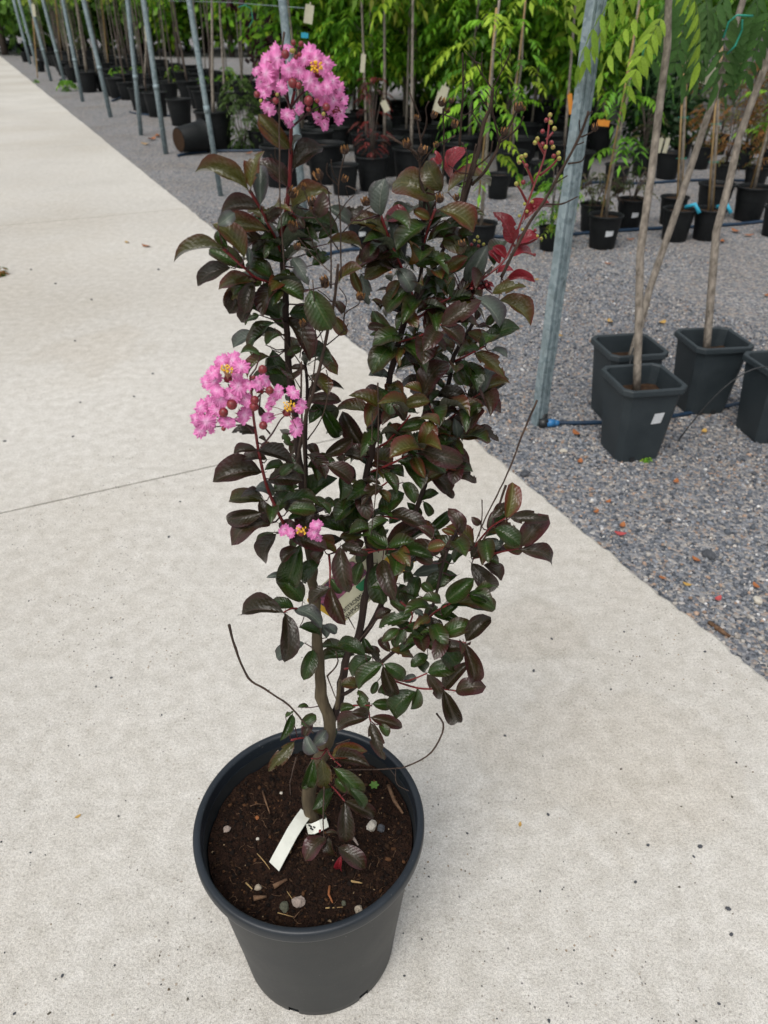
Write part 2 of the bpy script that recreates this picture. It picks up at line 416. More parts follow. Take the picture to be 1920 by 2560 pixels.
M['bark'] = bark_mat('myrtle_bark', (.125, .098, .06), (.045, .034, .022), 70, .15)
M['stem'] = bark_mat('dark_stem', (.05, .033, .026), (.018, .012, .012), 120, .15)
M['dry'] = bark_mat('dry_twig', (.085, .056, .042), (.028, .019, .016), 160, .2)
M['red_stem'] = simple('red_stem', (.22, .022, .026), (.13, .016, .016), 60, .42)
M['dark_red_stem'] = simple('dark_red_stem', (.065, .012, .018), (.035, .010, .012), 60, .42)
M['pot_body'] = plastic_mat('pot_plastic', (.014, .0165, .018), (.024, .027, .029), .46)
M['pot_rim'] = plastic_mat('pot_rim_plastic', (.008, .012, .017), (.014, .020, .028), .38)
M['pot_black'] = plastic_mat('black_plastic', (.004, .005, .006), (.010, .012, .013), .5, .28)
M['pot_square'] = plastic_mat('slate_plastic', (.016, .024, .029), (.028, .038, .044), .52)
M['soil'] = simple('soil', (.030, .0145, .009), (.012, .006, .004), 60, .95, bump=1.0, bscale=180, spec=.15)
M['soil_far'] = simple('soil_far', (.06, .035, .02), (.025, .014, .009), 40, .95, spec=.15)
M['white_tag'] = simple('white_tag', (.62, .63, .56), (.70, .71, .64), 60, .4)
M['sticker'] = simple('sticker_paper', (.62, .64, .66), (.48, .50, .52), 90, .6)
M['galv'] = galv_mat()
M['hose'] = simple('blue_hose', (.006, .020, .045), (.010, .036, .075), 20, .45)
M['fitting'] = simple('blue_fitting', (.02, .13, .32), (.03, .17, .38), 30, .4)
M['elbow'] = simple('black_fitting', (.012, .014, .016), (.02, .022, .024), 30, .45)
M['trunk'] = bark_mat('young_trunk', (.32, .28, .235), (.10, .085, .07), 55, .5, .8)
M['trunk_dark'] = bark_mat('dark_trunk', (.14, .11, .095), (.06, .048, .04), 40, .3, .5)
M['bamboo'] = bark_mat('bamboo_cane', (.42, .29, .14), (.28, .18, .08), 30, .2, .2)
M['ink'] = simple('ink', (.012, .012, .012), (.02, .02, .02), 50, .5)
M['yellow'] = simple('yellow_print', (.72, .46, .05), (.66, .40, .04), 40, .45)
M['card'] = simple('card_white', (.62, .60, .42), (.66, .64, .48), 40, .4)
M['green_print'] = simple('green_print', (.02, .22, .09), (.015, .17, .07), 40, .45)
M['pink_print'] = simple('pink_print', (.45, .12, .22), (.03, .035, .06), 190, .45, detail=2)
M['teal_tie'] = simple('teal_tie', (.01, .22, .15), (.02, .28, .2), 40, .5)
M['blue_tag'] = simple('blue_tag', (.02, .30, .45), (.03, .36, .52), 40, .5)
M['orange_tag'] = simple('orange_tag', (.55, .19, .02), (.6, .25, .03), 40, .5)
M['cream_tag'] = simple('cream_tag', (.52, .50, .38), (.44, .42, .30), 40, .5)
M['fallen'] = simple('fallen_leaf', (.36, .13, .04), (.22, .07, .02), 50, .7)
M['fallen_y'] = simple('fallen_leaf_yellow', (.5, .32, .08), (.36, .2, .05), 50, .7)
M['fallen_r'] = simple('fallen_leaf_red', (.45, .07, .07), (.3, .05, .05), 50, .7)
M['stone_white'] = simple('white_stone', (.58, .55, .49), (.42, .37, .29), 60, .8, bump=.5)
M['stone_tan'] = simple('tan_stone', (.42, .36, .28), (.28, .23, .17), 60, .85, bump=.6)
M['stone_green'] = simple('greenish_stone', (.10, .105, .07), (.06, .06, .04), 60, .85, bump=.6)
M['stone_pink'] = simple('pinkish_stone', (.36, .29, .25), (.25, .2, .17), 60, .85, bump=.6)
M['stone_dark'] = simple('dark_stone', (.05, .055, .065), (.09, .095, .105), 80, .85, bump=.6)
M['wood_chip'] = bark_mat('wood_chip', (.2, .12, .07), (.07, .035, .02), 90, .2)
M['straw'] = simple('straw', (.45, .31, .13), (.3, .19, .08), 60, .8)
M['wall'] = simple('wall_stone', (.17, .165, .16), (.075, .072, .07), 4, .9, bump=.8, bscale=20)
M['mortar'] = simple('mortar', (.16, .155, .145), (.12, .115, .11), 12, .95)
M['weed'] = simple('weed', (.06, .15, .02), (.10, .2, .03), 60, .6)

# ------------------------------------------------------------------ ground
E0 = Vector((1.02, 1.39, 0)); PD = Vector((-.434, .901, 0)).normalized(); PN = Vector((-PD.y, PD.x, 0))   # path edge: origin, along, to the left
g = MB(); S = 300
g.add([(-S, -S / 3, GZ), (S, -S / 3, GZ), (S, S, GZ), (-S, S, GZ)], [(0, 1, 2, 3)])
tag(g.build('gravel_ground', M['gravel'], smooth=False), 'grey gravel ground of the nursery yard', 'gravel', kind='structure')

path = empty('concrete_path', (0, 0, 0), 0, 'wide pale concrete path beside the gravel', 'path', kind='structure')
JT = [-3.03, 1.736, 6.5, 11.26, 16.0, 20.8, 25.6, 30.3, 35.1, 40, 45, 50, 56, 62]
for a, b_ in zip(JT[:-1], JT[1:]):
    gap = .005
    n = max(2, int((b_ - a) / (.02 if a < 7 else .25)))
    mb = MB(); top = []; bot = []
    for i in range(n + 1):
        t = a + gap + (b_ - a - 2 * gap) * i / n
        w = 0.011 * mnoise.noise((t * 9, 3.1, 0)) + .010 * mnoise.noise((t * 38, 7.7, 0)) + .015 * mnoise.noise((t * .8, 1.2, 0))
        p = E0 + PD * t + PN * w
        top.append(p); bot.append(p)
    q0 = E0 + PD * (b_ - gap) + PN * 8; q1 = E0 + PD * (a + gap) + PN * 8
    nn = len(top)
    inner = [p + PN * .012 + Vector((0, 0, 0)) for p in top]
    lip = [Vector((p.x, p.y, -.007 + .003 * mnoise.noise((p.x * 60, p.y * 60, 1)))) for p in top]
    low = [Vector((p.x, p.y, -.12)) for p in top]
    vv = inner + lip + low + [q0, q1, q0 + Vector((0, 0, -.12)), q1 + Vector((0, 0, -.12))]
    ff = [tuple(range(nn)) + (3 * nn, 3 * nn + 1)]
    for i in range(nn - 1):
        ff.append((i, nn + i, nn + i + 1, i + 1)); ff.append((nn + i, 2 * nn + i, 2 * nn + i + 1, nn + i + 1))
    ff.append((0, 3 * nn + 1, 3 * nn + 3, 2 * nn, nn)); ff.append((nn - 1, 2 * nn - 1, 3 * nn - 1, 3 * nn + 2, 3 * nn))
    mb.add(vv, ff); mb.build('slab', M['concrete'], path, smooth=False)

# loose gravel: tens of thousands of small stones, geometry near the camera, the material takes over beyond
def colour_attr(me, cols):
    a = me.color_attributes.new('Col', 'FLOAT_COLOR', 'POINT'); a.data.foreach_set('color', np.ascontiguousarray(cols, dtype=np.float32).ravel())
def stones_mesh(name, P, Rd, palette, weights, seed, mat, flat=.65, sub=1):
    bm = bmesh.new(); bmesh.ops.create_icosphere(bm, subdivisions=sub, radius=1.0)
    bv = np.array([v.co[:] for v in bm.verts]); bf = np.array([[v.index for v in f.verts] for f in bm.faces]); bm.free()
    r = np.random.default_rng(seed); n = len(P); k = len(bv)
    base = bv[None] * (1 + r.uniform(-.28, .28, (n, k, 1)))
    sc3 = np.stack([r.uniform(.75, 1.35, n), r.uniform(.7, 1.1, n), r.uniform(.5, .9, n) * flat / .65], 1)
    base = base * sc3[:, None] * Rd[:, None, None]
    ax = r.normal(size=(n, 3)) * [.35, .35, 1]; an = r.uniform(0, 6.28, n)
    ax /= np.linalg.norm(ax, axis=1, keepdims=True)
    c, s = np.cos(an)[:, None, None], np.sin(an)[:, None, None]
    A = ax[:, None, :]
    base = base * c + np.cross(np.broadcast_to(A, base.shape), base) * s + A * (base * A).sum(-1, keepdims=True) * (1 - c)
    vv = (base + P[:, None, :]).reshape(-1, 3)
    ff = (bf[None] + (np.arange(n) * k)[:, None, None]).reshape(-1, 3)
    me = bpy.data.meshes.new(name)
    me.vertices.add(len(vv)); me.vertices.foreach_set('co', vv.astype(np.float32).ravel())
    me.loops.add(ff.size); me.loops.foreach_set('vertex_index', ff.astype(np.int32).ravel())
    me.polygons.add(len(ff)); me.polygons.foreach_set('loop_start', np.arange(0, ff.size, 3, dtype=np.int32)); me.polygons.foreach_set('loop_total', np.full(len(ff), 3, dtype=np.int32))
    me.update(); me.validate()
    pal = np.array(palette)[r.choice(len(palette), n, p=np.array(weights) / sum(weights))] * r.uniform(.7, 1.3, (n, 1))
    cols = np.concatenate([np.repeat(pal, k, 0), np.ones((n * k, 1))], 1)
    colour_attr(me, cols); me.materials.append(mat)
    return me
nr = np.random.default_rng(3)
def gravel_points(n, t0, t1, w1, power):
    t = t0 + (t1 - t0) * nr.uniform(0, 1, n) ** power
    w = nr.uniform(-.02, 1, n) * w1
    p = np.array(E0)[None] + np.outer(t, np.array(PD)) - np.outer(w + .012, np.array(PN))
    return p
PAL = [(.115, .13, .152), (.195, .21, .236), (.28, .285, .30), (.40, .37, .335), (.34, .24, .18), (.58, .57, .56), (.065, .072, .085)]
WTS = [3, 4, 3, 1.8, .8, .35, 1.6]
ang = None
pts = np.concatenate([gravel_points(46000, -.5, 3.4, 2.2, 1.0), gravel_points(22000, 3.0, 6.5, 3.0, 1.0)])
keep = []
for i, p in enumerate(pts):
    x, y = pr((p[0], p[1], GZ)); keep.append(-60 < x < 1990 and y < 1800)
pts = pts[np.array(keep)]
rd = nr.lognormal(math.log(.0047), .33, len(pts)).clip(.003, .013)
pts[:, 2] = GZ + rd * .35
tag(link_mesh('gravel_stones', stones_mesh('gravel_stones', pts, rd, PAL, WTS, 5, M['stones'])), 'loose grey and tan gravel chippings', 'gravel', kind='stuff')

# grit and dark specks scattered on the concrete
P = []
for i in range(520):
    x, y = U(0, 1920), 560 + 2000 * U(0, 1) ** .9
    q = G(x, y)
    if (q - E0).dot(PN) > .02: P.append((q.x, q.y, .001))
P = np.array(P)
tag(link_mesh('concrete_grit', stones_mesh('concrete_grit', P, nr.lognormal(math.log(.0013), .4, len(P)), [(.05, .055, .06), (.1, .09, .07), (.16, .12, .07)], [4, 2, 1], 9, M['stones'])), 'tiny dark grit scattered over the concrete path', 'grit', kind='stuff')
SPK = [(1370, 2037, 6), (1370 + 250, 2114, 6), (1750, 2117, 8), (1734, 2142, 5), (1588, 2206, 6), (1820, 2273, 8), (1828, 2337, 7), (1168, 2084, 5), (1350, 2228, 4), (1372, 2553, 7), (1797, 2510, 6), (1762, 1630, 5), (1379, 1598, 5), (1334, 1678, 6), (1262, 1840, 5), (1560, 1580, 4),
       (422, 1343, 5), (278, 1695, 5), (240, 1717, 4), (156, 2440, 6), (36, 2535, 5), (76, 2132, 4), (12, 1104, 5), (188, 853, 4), (201, 1007, 4), (335, 992, 4), (229, 750, 4), (139, 710, 4), (78, 675, 4), (396, 675, 5), (382, 935, 4), (450, 1255, 4), (183, 1092, 4)]
for i, (x, y, s_) in enumerate(SPK):
    q = G(x, y); r_ = s_ * depth(q) / FPX * .8
    mb = MB(); mb.ball((0, 0, r_ * .4), r_, sq=(1.1, .8, .6), nz=.2, seed=i)
    o = mb.build('small_stone', M['stone_dark'], smooth=False); o.location = q; o.rotation_euler.z = U(0, 6)
    tag(o, 'tiny dark grey stone lying on the pale concrete path', 'stone', 'tiny dark stones on the concrete path')

# ------------------------------------------------------------------ the big pot
POT = Vector((-.121, .728, 0)); RIM_R, RIM_Z, SOIL_Z = .187, .37, .318
pot = empty('plant_pot', POT, 0, 'large round dark plastic pot with blue-grey rim holding the flowering shrub', 'pot')
SEG = 96
holes = set()
for c_ in (67, 81, 3, 19, 35, 51):
    holes |= {c_ % SEG, (c_ + 1) % SEG}
prof = [(.128, .0005), (.136, .0005), (.139, .004), (.1405, .022), (.1405 + .0052, .08), (.1560, .18), (.1665, .28), (.1715, .335), (.1722, .3465)]
mb = MB(); mb.lathe(prof, SEG, skip=lambda i, k: i in (1, 2) and k in holes)
mb.lathe([(.129, .003), (.1325, .03), (.1605, .30)], SEG, 1)
mb.lathe([(.02, .009), (.131, .008)], SEG, 1)
mb.build('pot_body', [M['pot_body'], M['soil']], pot)
rp = [(.1722, .3468), (.1835, .3462), (.1862, .348), (.1870, .3520), (.1868, .3655), (.1853, .3690), (.1830, .3702), (.1780, .3700), (.1752, .3685), (.1742, .3650), (.1715, .33), (.1660, .29)]
mb = MB(); mb.lathe(rp, SEG); mb.build('pot_rim', M['pot_rim'], pot)
# soil: a lumpy surface with crumbs, fibres and chips
mb = MB(); vv = []; ff = []; NR, NS = 26, 90
for i in range(NR + 1):
    for k in range(NS):
        r_ = .168 * i / NR; a = 2 * math.pi * k / NS
        x, y = r_ * math.cos(a), r_ * math.sin(a)
        z = SOIL_Z + .006 * mnoise.noise((x * 22, y * 22, 0)) + .0045 * mnoise.noise((x * 70, y * 70, 4)) + .002 * mnoise.noise((x * 200, y * 200, 9)) + .008 * (r_ / .168) ** 4 - .004
        vv.append((x, y, z))
for i in range(NR):
    for k in range(NS):
        a, b_ = i * NS + k, i * NS + (k + 1) % NS
        ff.append((a, b_, b_ + NS, a + NS))
mb.add(vv, ff); mb.build('soil', M['soil'], pot)
def soil_z(x, y):
    x -= POT.x; y -= POT.y; r_ = math.hypot(x, y)
    return SOIL_Z + .006 * mnoise.noise((x * 22, y * 22, 0)) + .0045 * mnoise.noise((x * 70, y * 70, 4)) + .002 * mnoise.noise((x * 200, y * 200, 9)) + .008 * (r_ / .168) ** 4 - .004
cp = []
for i in range(5200):
    r_ = .165 * math.sqrt(U(0, 1)); a = U(0, 6.283)
    x, y = r_ * math.cos(a), r_ * math.sin(a)
    cp.append((x, y, soil_z(POT.x + x, POT.y + y) + .0005))
cp = np.array(cp)
o = link_mesh('soil_crumbs', stones_mesh('soil_crumbs', cp, nr.lognormal(math.log(.0015), .5, len(cp)).clip(.0006, .005), [(.016, .009, .006), (.034, .018, .010), (.009, .006, .005), (.08, .038, .018), (.28, .2, .12)], [6, 4, 4, .6, .1], 21, M['crumbs']), pot); o['kind'] = 'stuff'
mb = MB()
for i in range(110):
    r_ = .16 * math.sqrt(U(0, 1)); a = U(0, 6.283); x, y = r_ * math.cos(a), r_ * math.sin(a)
    d = U(0, 6.283); l = U(.004, .016); pp = []
    for k in range(4):
        xx, yy = x + math.cos(d) * l * k / 3, y + math.sin(d) * l * k / 3; d += U(-.35, .35)
        pp.append((xx, yy, soil_z(POT.x + xx, POT.y + yy) + .0018 + U(0, .001)))
    mb.tube(pp, U(.0002, .0005), 4)
o = mb.build('soil_fibres', M['wood_chip'], pot); o['kind'] = 'stuff'

def at_soil(x, y, z=SOIL_Z):
    q = G(x, y, z); q.z = soil_z(q.x, q.y); return q
def pebble(x, y, px, mat, label, sq=(1, .85, .7), seed=0, cat='pebble'):
    q = at_soil(x, y); r_ = px * depth(q) / FPX / 2
    mb = MB(); mb.ball((0, 0, r_ * .35), r_, sq=sq, nz=.16, sub=2, seed=seed)
    o = mb.build('pebble', M[mat], smooth=False); o.location = q; o.rotation_euler.z = U(0, 6); tag(o, label, cat)
def z8(a, b): return zp(8, a, b)
pebble(*z8(1330, 580), 30, 'stone_white', 'white pebble on the soil touching a grey pebble, right of the stem', seed=1)
pebble(*z8(1440, 605), 23, 'stone_dark', 'grey pebble on the soil beside the white pebble', seed=2)
pebble(*z8(490, 1460), 33, 'stone_pink', 'largest pale pinkish pebble on the soil, toward the near rim', seed=3)
pebble(*z8(330, 1520), 28, 'stone_green', 'dull green pebble on the soil beside the pinkish pebble', seed=4)
pebble(*z8(1180, 1565), 23, 'stone_tan', 'cream pebble on the soil touching the pot rim', seed=5)
pebble(*z8(20, 1275), 19, 'stone_tan', 'yellowish tan pebble on the soil near the dark wood chips', seed=6)
pebble(*z8(1010, 1465), 15, 'stone_green', 'small brown pebble beside a straw on the soil', seed=7)
pebble(*zp(6, 322, 740), 20, 'stone_pink', 'grey-pink lump on the soil left of the white tag', seed=8)
pebble(*zp(6, 512, 790), 10, 'stone_white', 'tiny round white bead on the soil left of the white tag', seed=9)
pebble(*zp(6, 660, 505), 9, 'stone_white', 'tiny white bead on the soil behind the stem', seed=10)
pebble(*zp(6, 510, 665), 12, 'fallen', 'small orange crumb on the soil', seed=11, cat='crumb')
def stick(pts, r_, mat, label, name='wood_chip', cat='twig', reg=6, lift=.003):
    mb = MB(); pp = []
    for i, (a, b) in enumerate(pts):
        q = at_soil(*zp(reg, a, b)); q.z += lift + r_; pp.append(q)
    mb.tube(pp, [r_ * (1 if i < len(pp) - 1 else .5) for i in range(len(pp))], 6)
    tag(mb.build(name, M[mat]), label, cat)
stick([(545, 505), (565, 570), (590, 640)], .0016, 'wood_chip', 'brown forked twig on the soil behind the white tag', 'twig')
stick([(465, 600), (510, 585), (560, 585)], .0007, 'wood_chip', 'thin dark side twig on the soil behind the white tag', 'twig')
stick([(1335, 480), (1370, 570), (1425, 655)], .0036, 'wood_chip', 'thick brown twig leaning along the inner pot wall', 'twig')
stick([(615, 1105), (700, 1065)], .0042, 'wood_chip', 'dark split wood chip on the soil below the white tag')
stick([(490, 1185), (570, 1165)], .0042, 'wood_chip', 'dark wood chip on the soil near the yellowish pebble')
stick([(940, 1232), (1050, 1232)], .0011, 'straw', 'straight pale straw on the soil near the rim', 'straw', 'straw')
stick([(510, 890), (555, 945), (590, 990)], .0008, 'straw', 'yellow straw on the soil at the foot of the white tag', 'straw', 'straw')
stick([(1100, 1065), (1170, 1078)], .002, 'straw', 'tan splinter on the soil right of the red leaf', 'straw', 'straw')
stick([(1115, 790), (1145, 835)], .0028, 'stone_pink', 'pinkish wood splinter on the soil beside the purple leaves')
stick([(440, 1075), (480, 1120)], .0015, 'straw', 'short tan splinter on the soil left of the yellowish pebble', 'straw', 'straw')
stick([(640, 1270), (740, 1300)], .0009, 'straw', 'bent yellow straw on the soil by the green pebble', 'straw', 'straw')
stick([(965, 1090), (960, 1150), (985, 1200)], .002, 'fallen', 'curled orange dry leaf scrap on the soil', 'leaf_scrap', 'leaf scrap')
stick([(740, 1310), (785, 1250)], .0009, 'wood_chip', 'thin dark twig on the soil in front of the pinkish pebble', 'twig')
stick([(700, 1140), (735, 1190)], .0007, 'straw', 'fine straw on the soil behind the pinkish pebble', 'straw', 'straw')
stick([(715, 455), (720, 520)], .0014, 'dry', 'grey-brown twig on the soil at the back of the pot', 'twig')
# seedling
q = at_soil(*zp(6, 1245, 475)); sl = empty('seedling', q, 0, 'tiny bright green seedling on the soil near the inner pot wall', 'seedling')
mb = MB(); mb.tube([(0, 0, -.003), (0, 0, .008)], .0006, 5); mb.build('stem', M['weed'], sl)
for k in range(6):
    a = k * 1.05; mb = MB(); c_ = Vector((math.cos(a), math.sin(a), 0)) * .0055; t_ = Vector((-math.sin(a), math.cos(a), 0)) * .003
    mb.add([(0, 0, .008), c_ + t_ + Vector((0, 0, .0095)), c_ * 1.7 + Vector((0, 0, .009)), c_ - t_ + Vector((0, 0, .0095))], [(0, 1, 2, 3)]); mb.build('leaf', M['weed'], sl)

# white strap tag bent round the foot of the stem
def ribbon(pts, w, mat, name, label, cat, side=None, thick=.0008):
    mb = MB(); n = len(pts); tops = []
    for i, p in enumerate(pts):
        t = (pts[min(i + 1, n - 1)] - pts[max(i - 1, 0)]).normalized()
        s_ = (side[i] if side else t.cross(Vector((0, 0, 1)))).normalized()
        nn_ = s_.cross(t).normalized() * thick
        for sg, up in ((-1, 1), (1, 1), (1, -1), (-1, -1)): tops.append(p + s_ * sg * w / 2 + nn_ * up)
    ff = []
    for i in range(n - 1):
        for k in range(4):
            a, b_ = i * 4 + k, i * 4 + (k + 1) % 4; ff.append((a, b_, b_ + 4, a + 4))
    ff += [(3, 2, 1, 0), tuple(range(4 * n - 4, 4 * n))]
    mb.add(tops, ff); return tag(mb.build(name, M[mat], smooth=False), label, cat)
tz = lambda a, b, h: (lambda q: Vector((q.x, q.y, SOIL_Z + h)))(G(*zp(6, a, b), SOIL_Z + h))
tp = [tz(617, 972, .005), tz(652, 905, .010), tz(690, 835, .014), tz(730, 760, .016), tz(775, 690, .015), tz(815, 635, .011)]
sds = [tz(655, 1010, .005) - tz(580, 938, .005)] * 6
tagobj = ribbon(tp, .0235, 'white_tag', 'strap_tag', 'white plastic strap tag bent round the foot of the stem', 'tag', sds)
tp = [tz(825, 735, .006), tz(860, 735, .012), tz(905, 715, .014), tz(950, 690, .012)]
t2_ = ribbon(tp, .017, 'white_tag', 'tag_loop', None, None, [tz(880, 765, .004) - tz(860, 690, .012)] * 4)
t2_.parent = tagobj
mb = MB()
for (a, b, l) in ((842, 716, .007), (852, 735, .006), (868, 724, .004)):
    p = tz(a, b, .0145); mb.box(p, (l, .0024, .0012), rot=Matrix.Rotation(-.6, 3, 'Z'))
mb.build('printed_mark', M['ink'], t2_, local=False)

# ------------------------------------------------------------------ the flowering shrub
YP = .765
shrub = empty('crepe_myrtle', (POT.x, YP, SOIL_Z), 0, 'dark-leaved shrub with frilly pink flowers growing in the big pot', 'shrub')
def child(name, me, M_=None):
    o = bpy.data.objects.new(name, me); col.objects.link(o); o.parent = shrub
    o.matrix_parent_inverse = Matrix.Translation(-Vector(shrub.location))
    if M_ is not None: o.matrix_basis = M_
    return o
STEMS = []      # sampled points (px, py, Y, radius)
def poly3(reg, pts, Y0, Y1, sub=4):
    P_ = []
    for i, (a, b) in enumerate(pts):
        f = i / (len(pts) - 1); x, y = zp(reg, a, b); P_.append(V(x, y, Y0 + (Y1 - Y0) * f))
    # Catmull-Rom
    out = []
    for i in range(len(P_) - 1):
        p0, p1, p2, p3 = P_[max(i - 1, 0)], P_[i], P_[i + 1], P_[min(i + 2, len(P_) - 1)]
        for k in range(sub):
            t = k / sub
            out.append(.5 * ((2 * p1) + (p2 - p0) * t + (2 * p0 - 5 * p1 + 4 * p2 - p3) * t * t + (3 * p1 - p0 - 3 * p2 + p3) * t ** 3))
    out.append(P_[-1]); return out
def stem(name, reg, pts, r0, r1, Y0, Y1, mat, seg=7, reg_leaf=True, knots=0.0):
    pp = poly3(reg, pts, Y0, Y1); n = len(pp); R_ = []
    for i in range(n):
        f = i / (n - 1); r_ = r0 + (r1 - r0) * f
        if knots: r_ *= 1 + knots * (mnoise.noise(pp[i] * 60) + (.6 if i % 4 == 0 else 0))
        R_.append(r_)
        if reg_leaf: x, y = pr(pp[i]); STEMS.append((x, y, pp[i]))
    if knots: pp = [p + Vector((mnoise.noise(p * 90), mnoise.noise(p * 90 + Vector((5, 0, 0))), 0)) * r1 * .9 for p in pp]
    mb = MB(); mb.tube(pp, R_, seg)
    child(name, mb.mesh(name, M[mat]))
    return pp
# woody frame
stem('trunk', 0, [(782, 2075), (780, 2050), (770, 1975), (800, 1890), (826, 1820), (806, 1740), (795, 1620), (787, 1500), (778, 1400), (762, 1250)], .0128, .0052, .76, .765, 'bark', 12, knots=.12)
stem('stem', 0, [(765, 1290), (752, 1180), (735, 1040), (718, 910), (714, 760), (706, 640), (703, 590)], .0042, .0028, .765, .75, 'stem', 8, knots=.1)
stem('stem', 0, [(778, 1420), (768, 1240), (764, 1100), (768, 960), (757, 880)], .0028, .0016, .77, .775, 'stem', 6)
stem('stem', 0, [(824, 1815), (846, 1760), (856, 1690), (872, 1630), (896, 1590), (914, 1500), (925, 1400), (908, 1290), (906, 1240), (927, 1139), (951, 1037), (985, 902), (1012, 800), (1032, 760)], .0062, .0030, .77, .80, 'stem', 8, knots=.1)
stem('stem', 0, [(1030, 764), (1052, 686), (1058, 574), (1062, 480)], .0026, .0014, .80, .80, 'stem', 6)
stem('stem', 0, [(1024, 790), (1060, 720), (1110, 620), (1150, 540), (1190, 410)], .0026, .0013, .80, .82, 'stem', 6)
stem('stem', 0, [(880, 1625), (940, 1540), (990, 1420), (1030, 1310), (1069, 1183), (1103, 1054), (1130, 909), (1150, 860), (1186, 805)], .0042, .0022, .78, .85, 'stem', 8, knots=.08)
stem('stem', 0, [(850, 1740), (885, 1720), (960, 1650), (1030, 1590), (1080, 1520), (1110, 1400), (1150, 1310)], .0032, .0016, .76, .72, 'stem', 6)
stem('stem', 0, [(842, 1770), (848, 1720), (850, 1700)], .0036, .002, .75, .74, 'bark', 6)
# flower stalks and red shoots
stem('flower_stalk', 1, [(890, 1690), (935, 1480), (960, 1280), (972, 1100), (978, 950), (982, 760), (985, 600), (1010, 470)], .0026, .0013, .752, .735, 'red_stem', 7)
for ps in ([(985, 620), (940, 520), (895, 440), (860, 360)], [(985, 600), (1050, 510), (1130, 430), (1180, 330)], [(985, 760), (1090, 670), (1190, 600), (1300, 560)], [(960, 760), (890, 660), (820, 540), (720, 505)],
           [(1005, 470), (1020, 330), (1030, 220), (1045, 110)], [(960, 560), (940, 400), (930, 200)], [(1100, 655), (1230, 660), (1300, 680)], [(975, 700), (960, 680)], [(1030, 230), (1000, 90)]):
    stem('flower_stalk', 1, ps, .0012, .0006, .735, .725, 'dark_red_stem', 5, False)
stem('flower_stalk', 3, [(1010, 2120), (900, 2040), (800, 1880), (700, 1650), (640, 1400), (612, 1230), (592, 1080), (570, 800)], .0024, .0012, .745, .665, 'red_stem', 7)
for ps in ([(590, 1040), (480, 1000), (400, 860)], [(605, 1200), (480, 1150), (370, 1110), (240, 1130)], [(650, 1350), (740, 1240), (800, 1140), (850, 1090)], [(595, 1000), (660, 930), (720, 905)], [(580, 920), (640, 800), (665, 750)],
           [(600, 1240), (540, 1180), (430, 1180), (300, 1190)], [(720, 1240), (670, 1180)], [(640, 1050), (650, 930)], [(570, 820), (595, 810)]):
    stem('flower_stalk', 3, ps, .0011, .0006, .67, .655, 'dark_red_stem', 5, False)
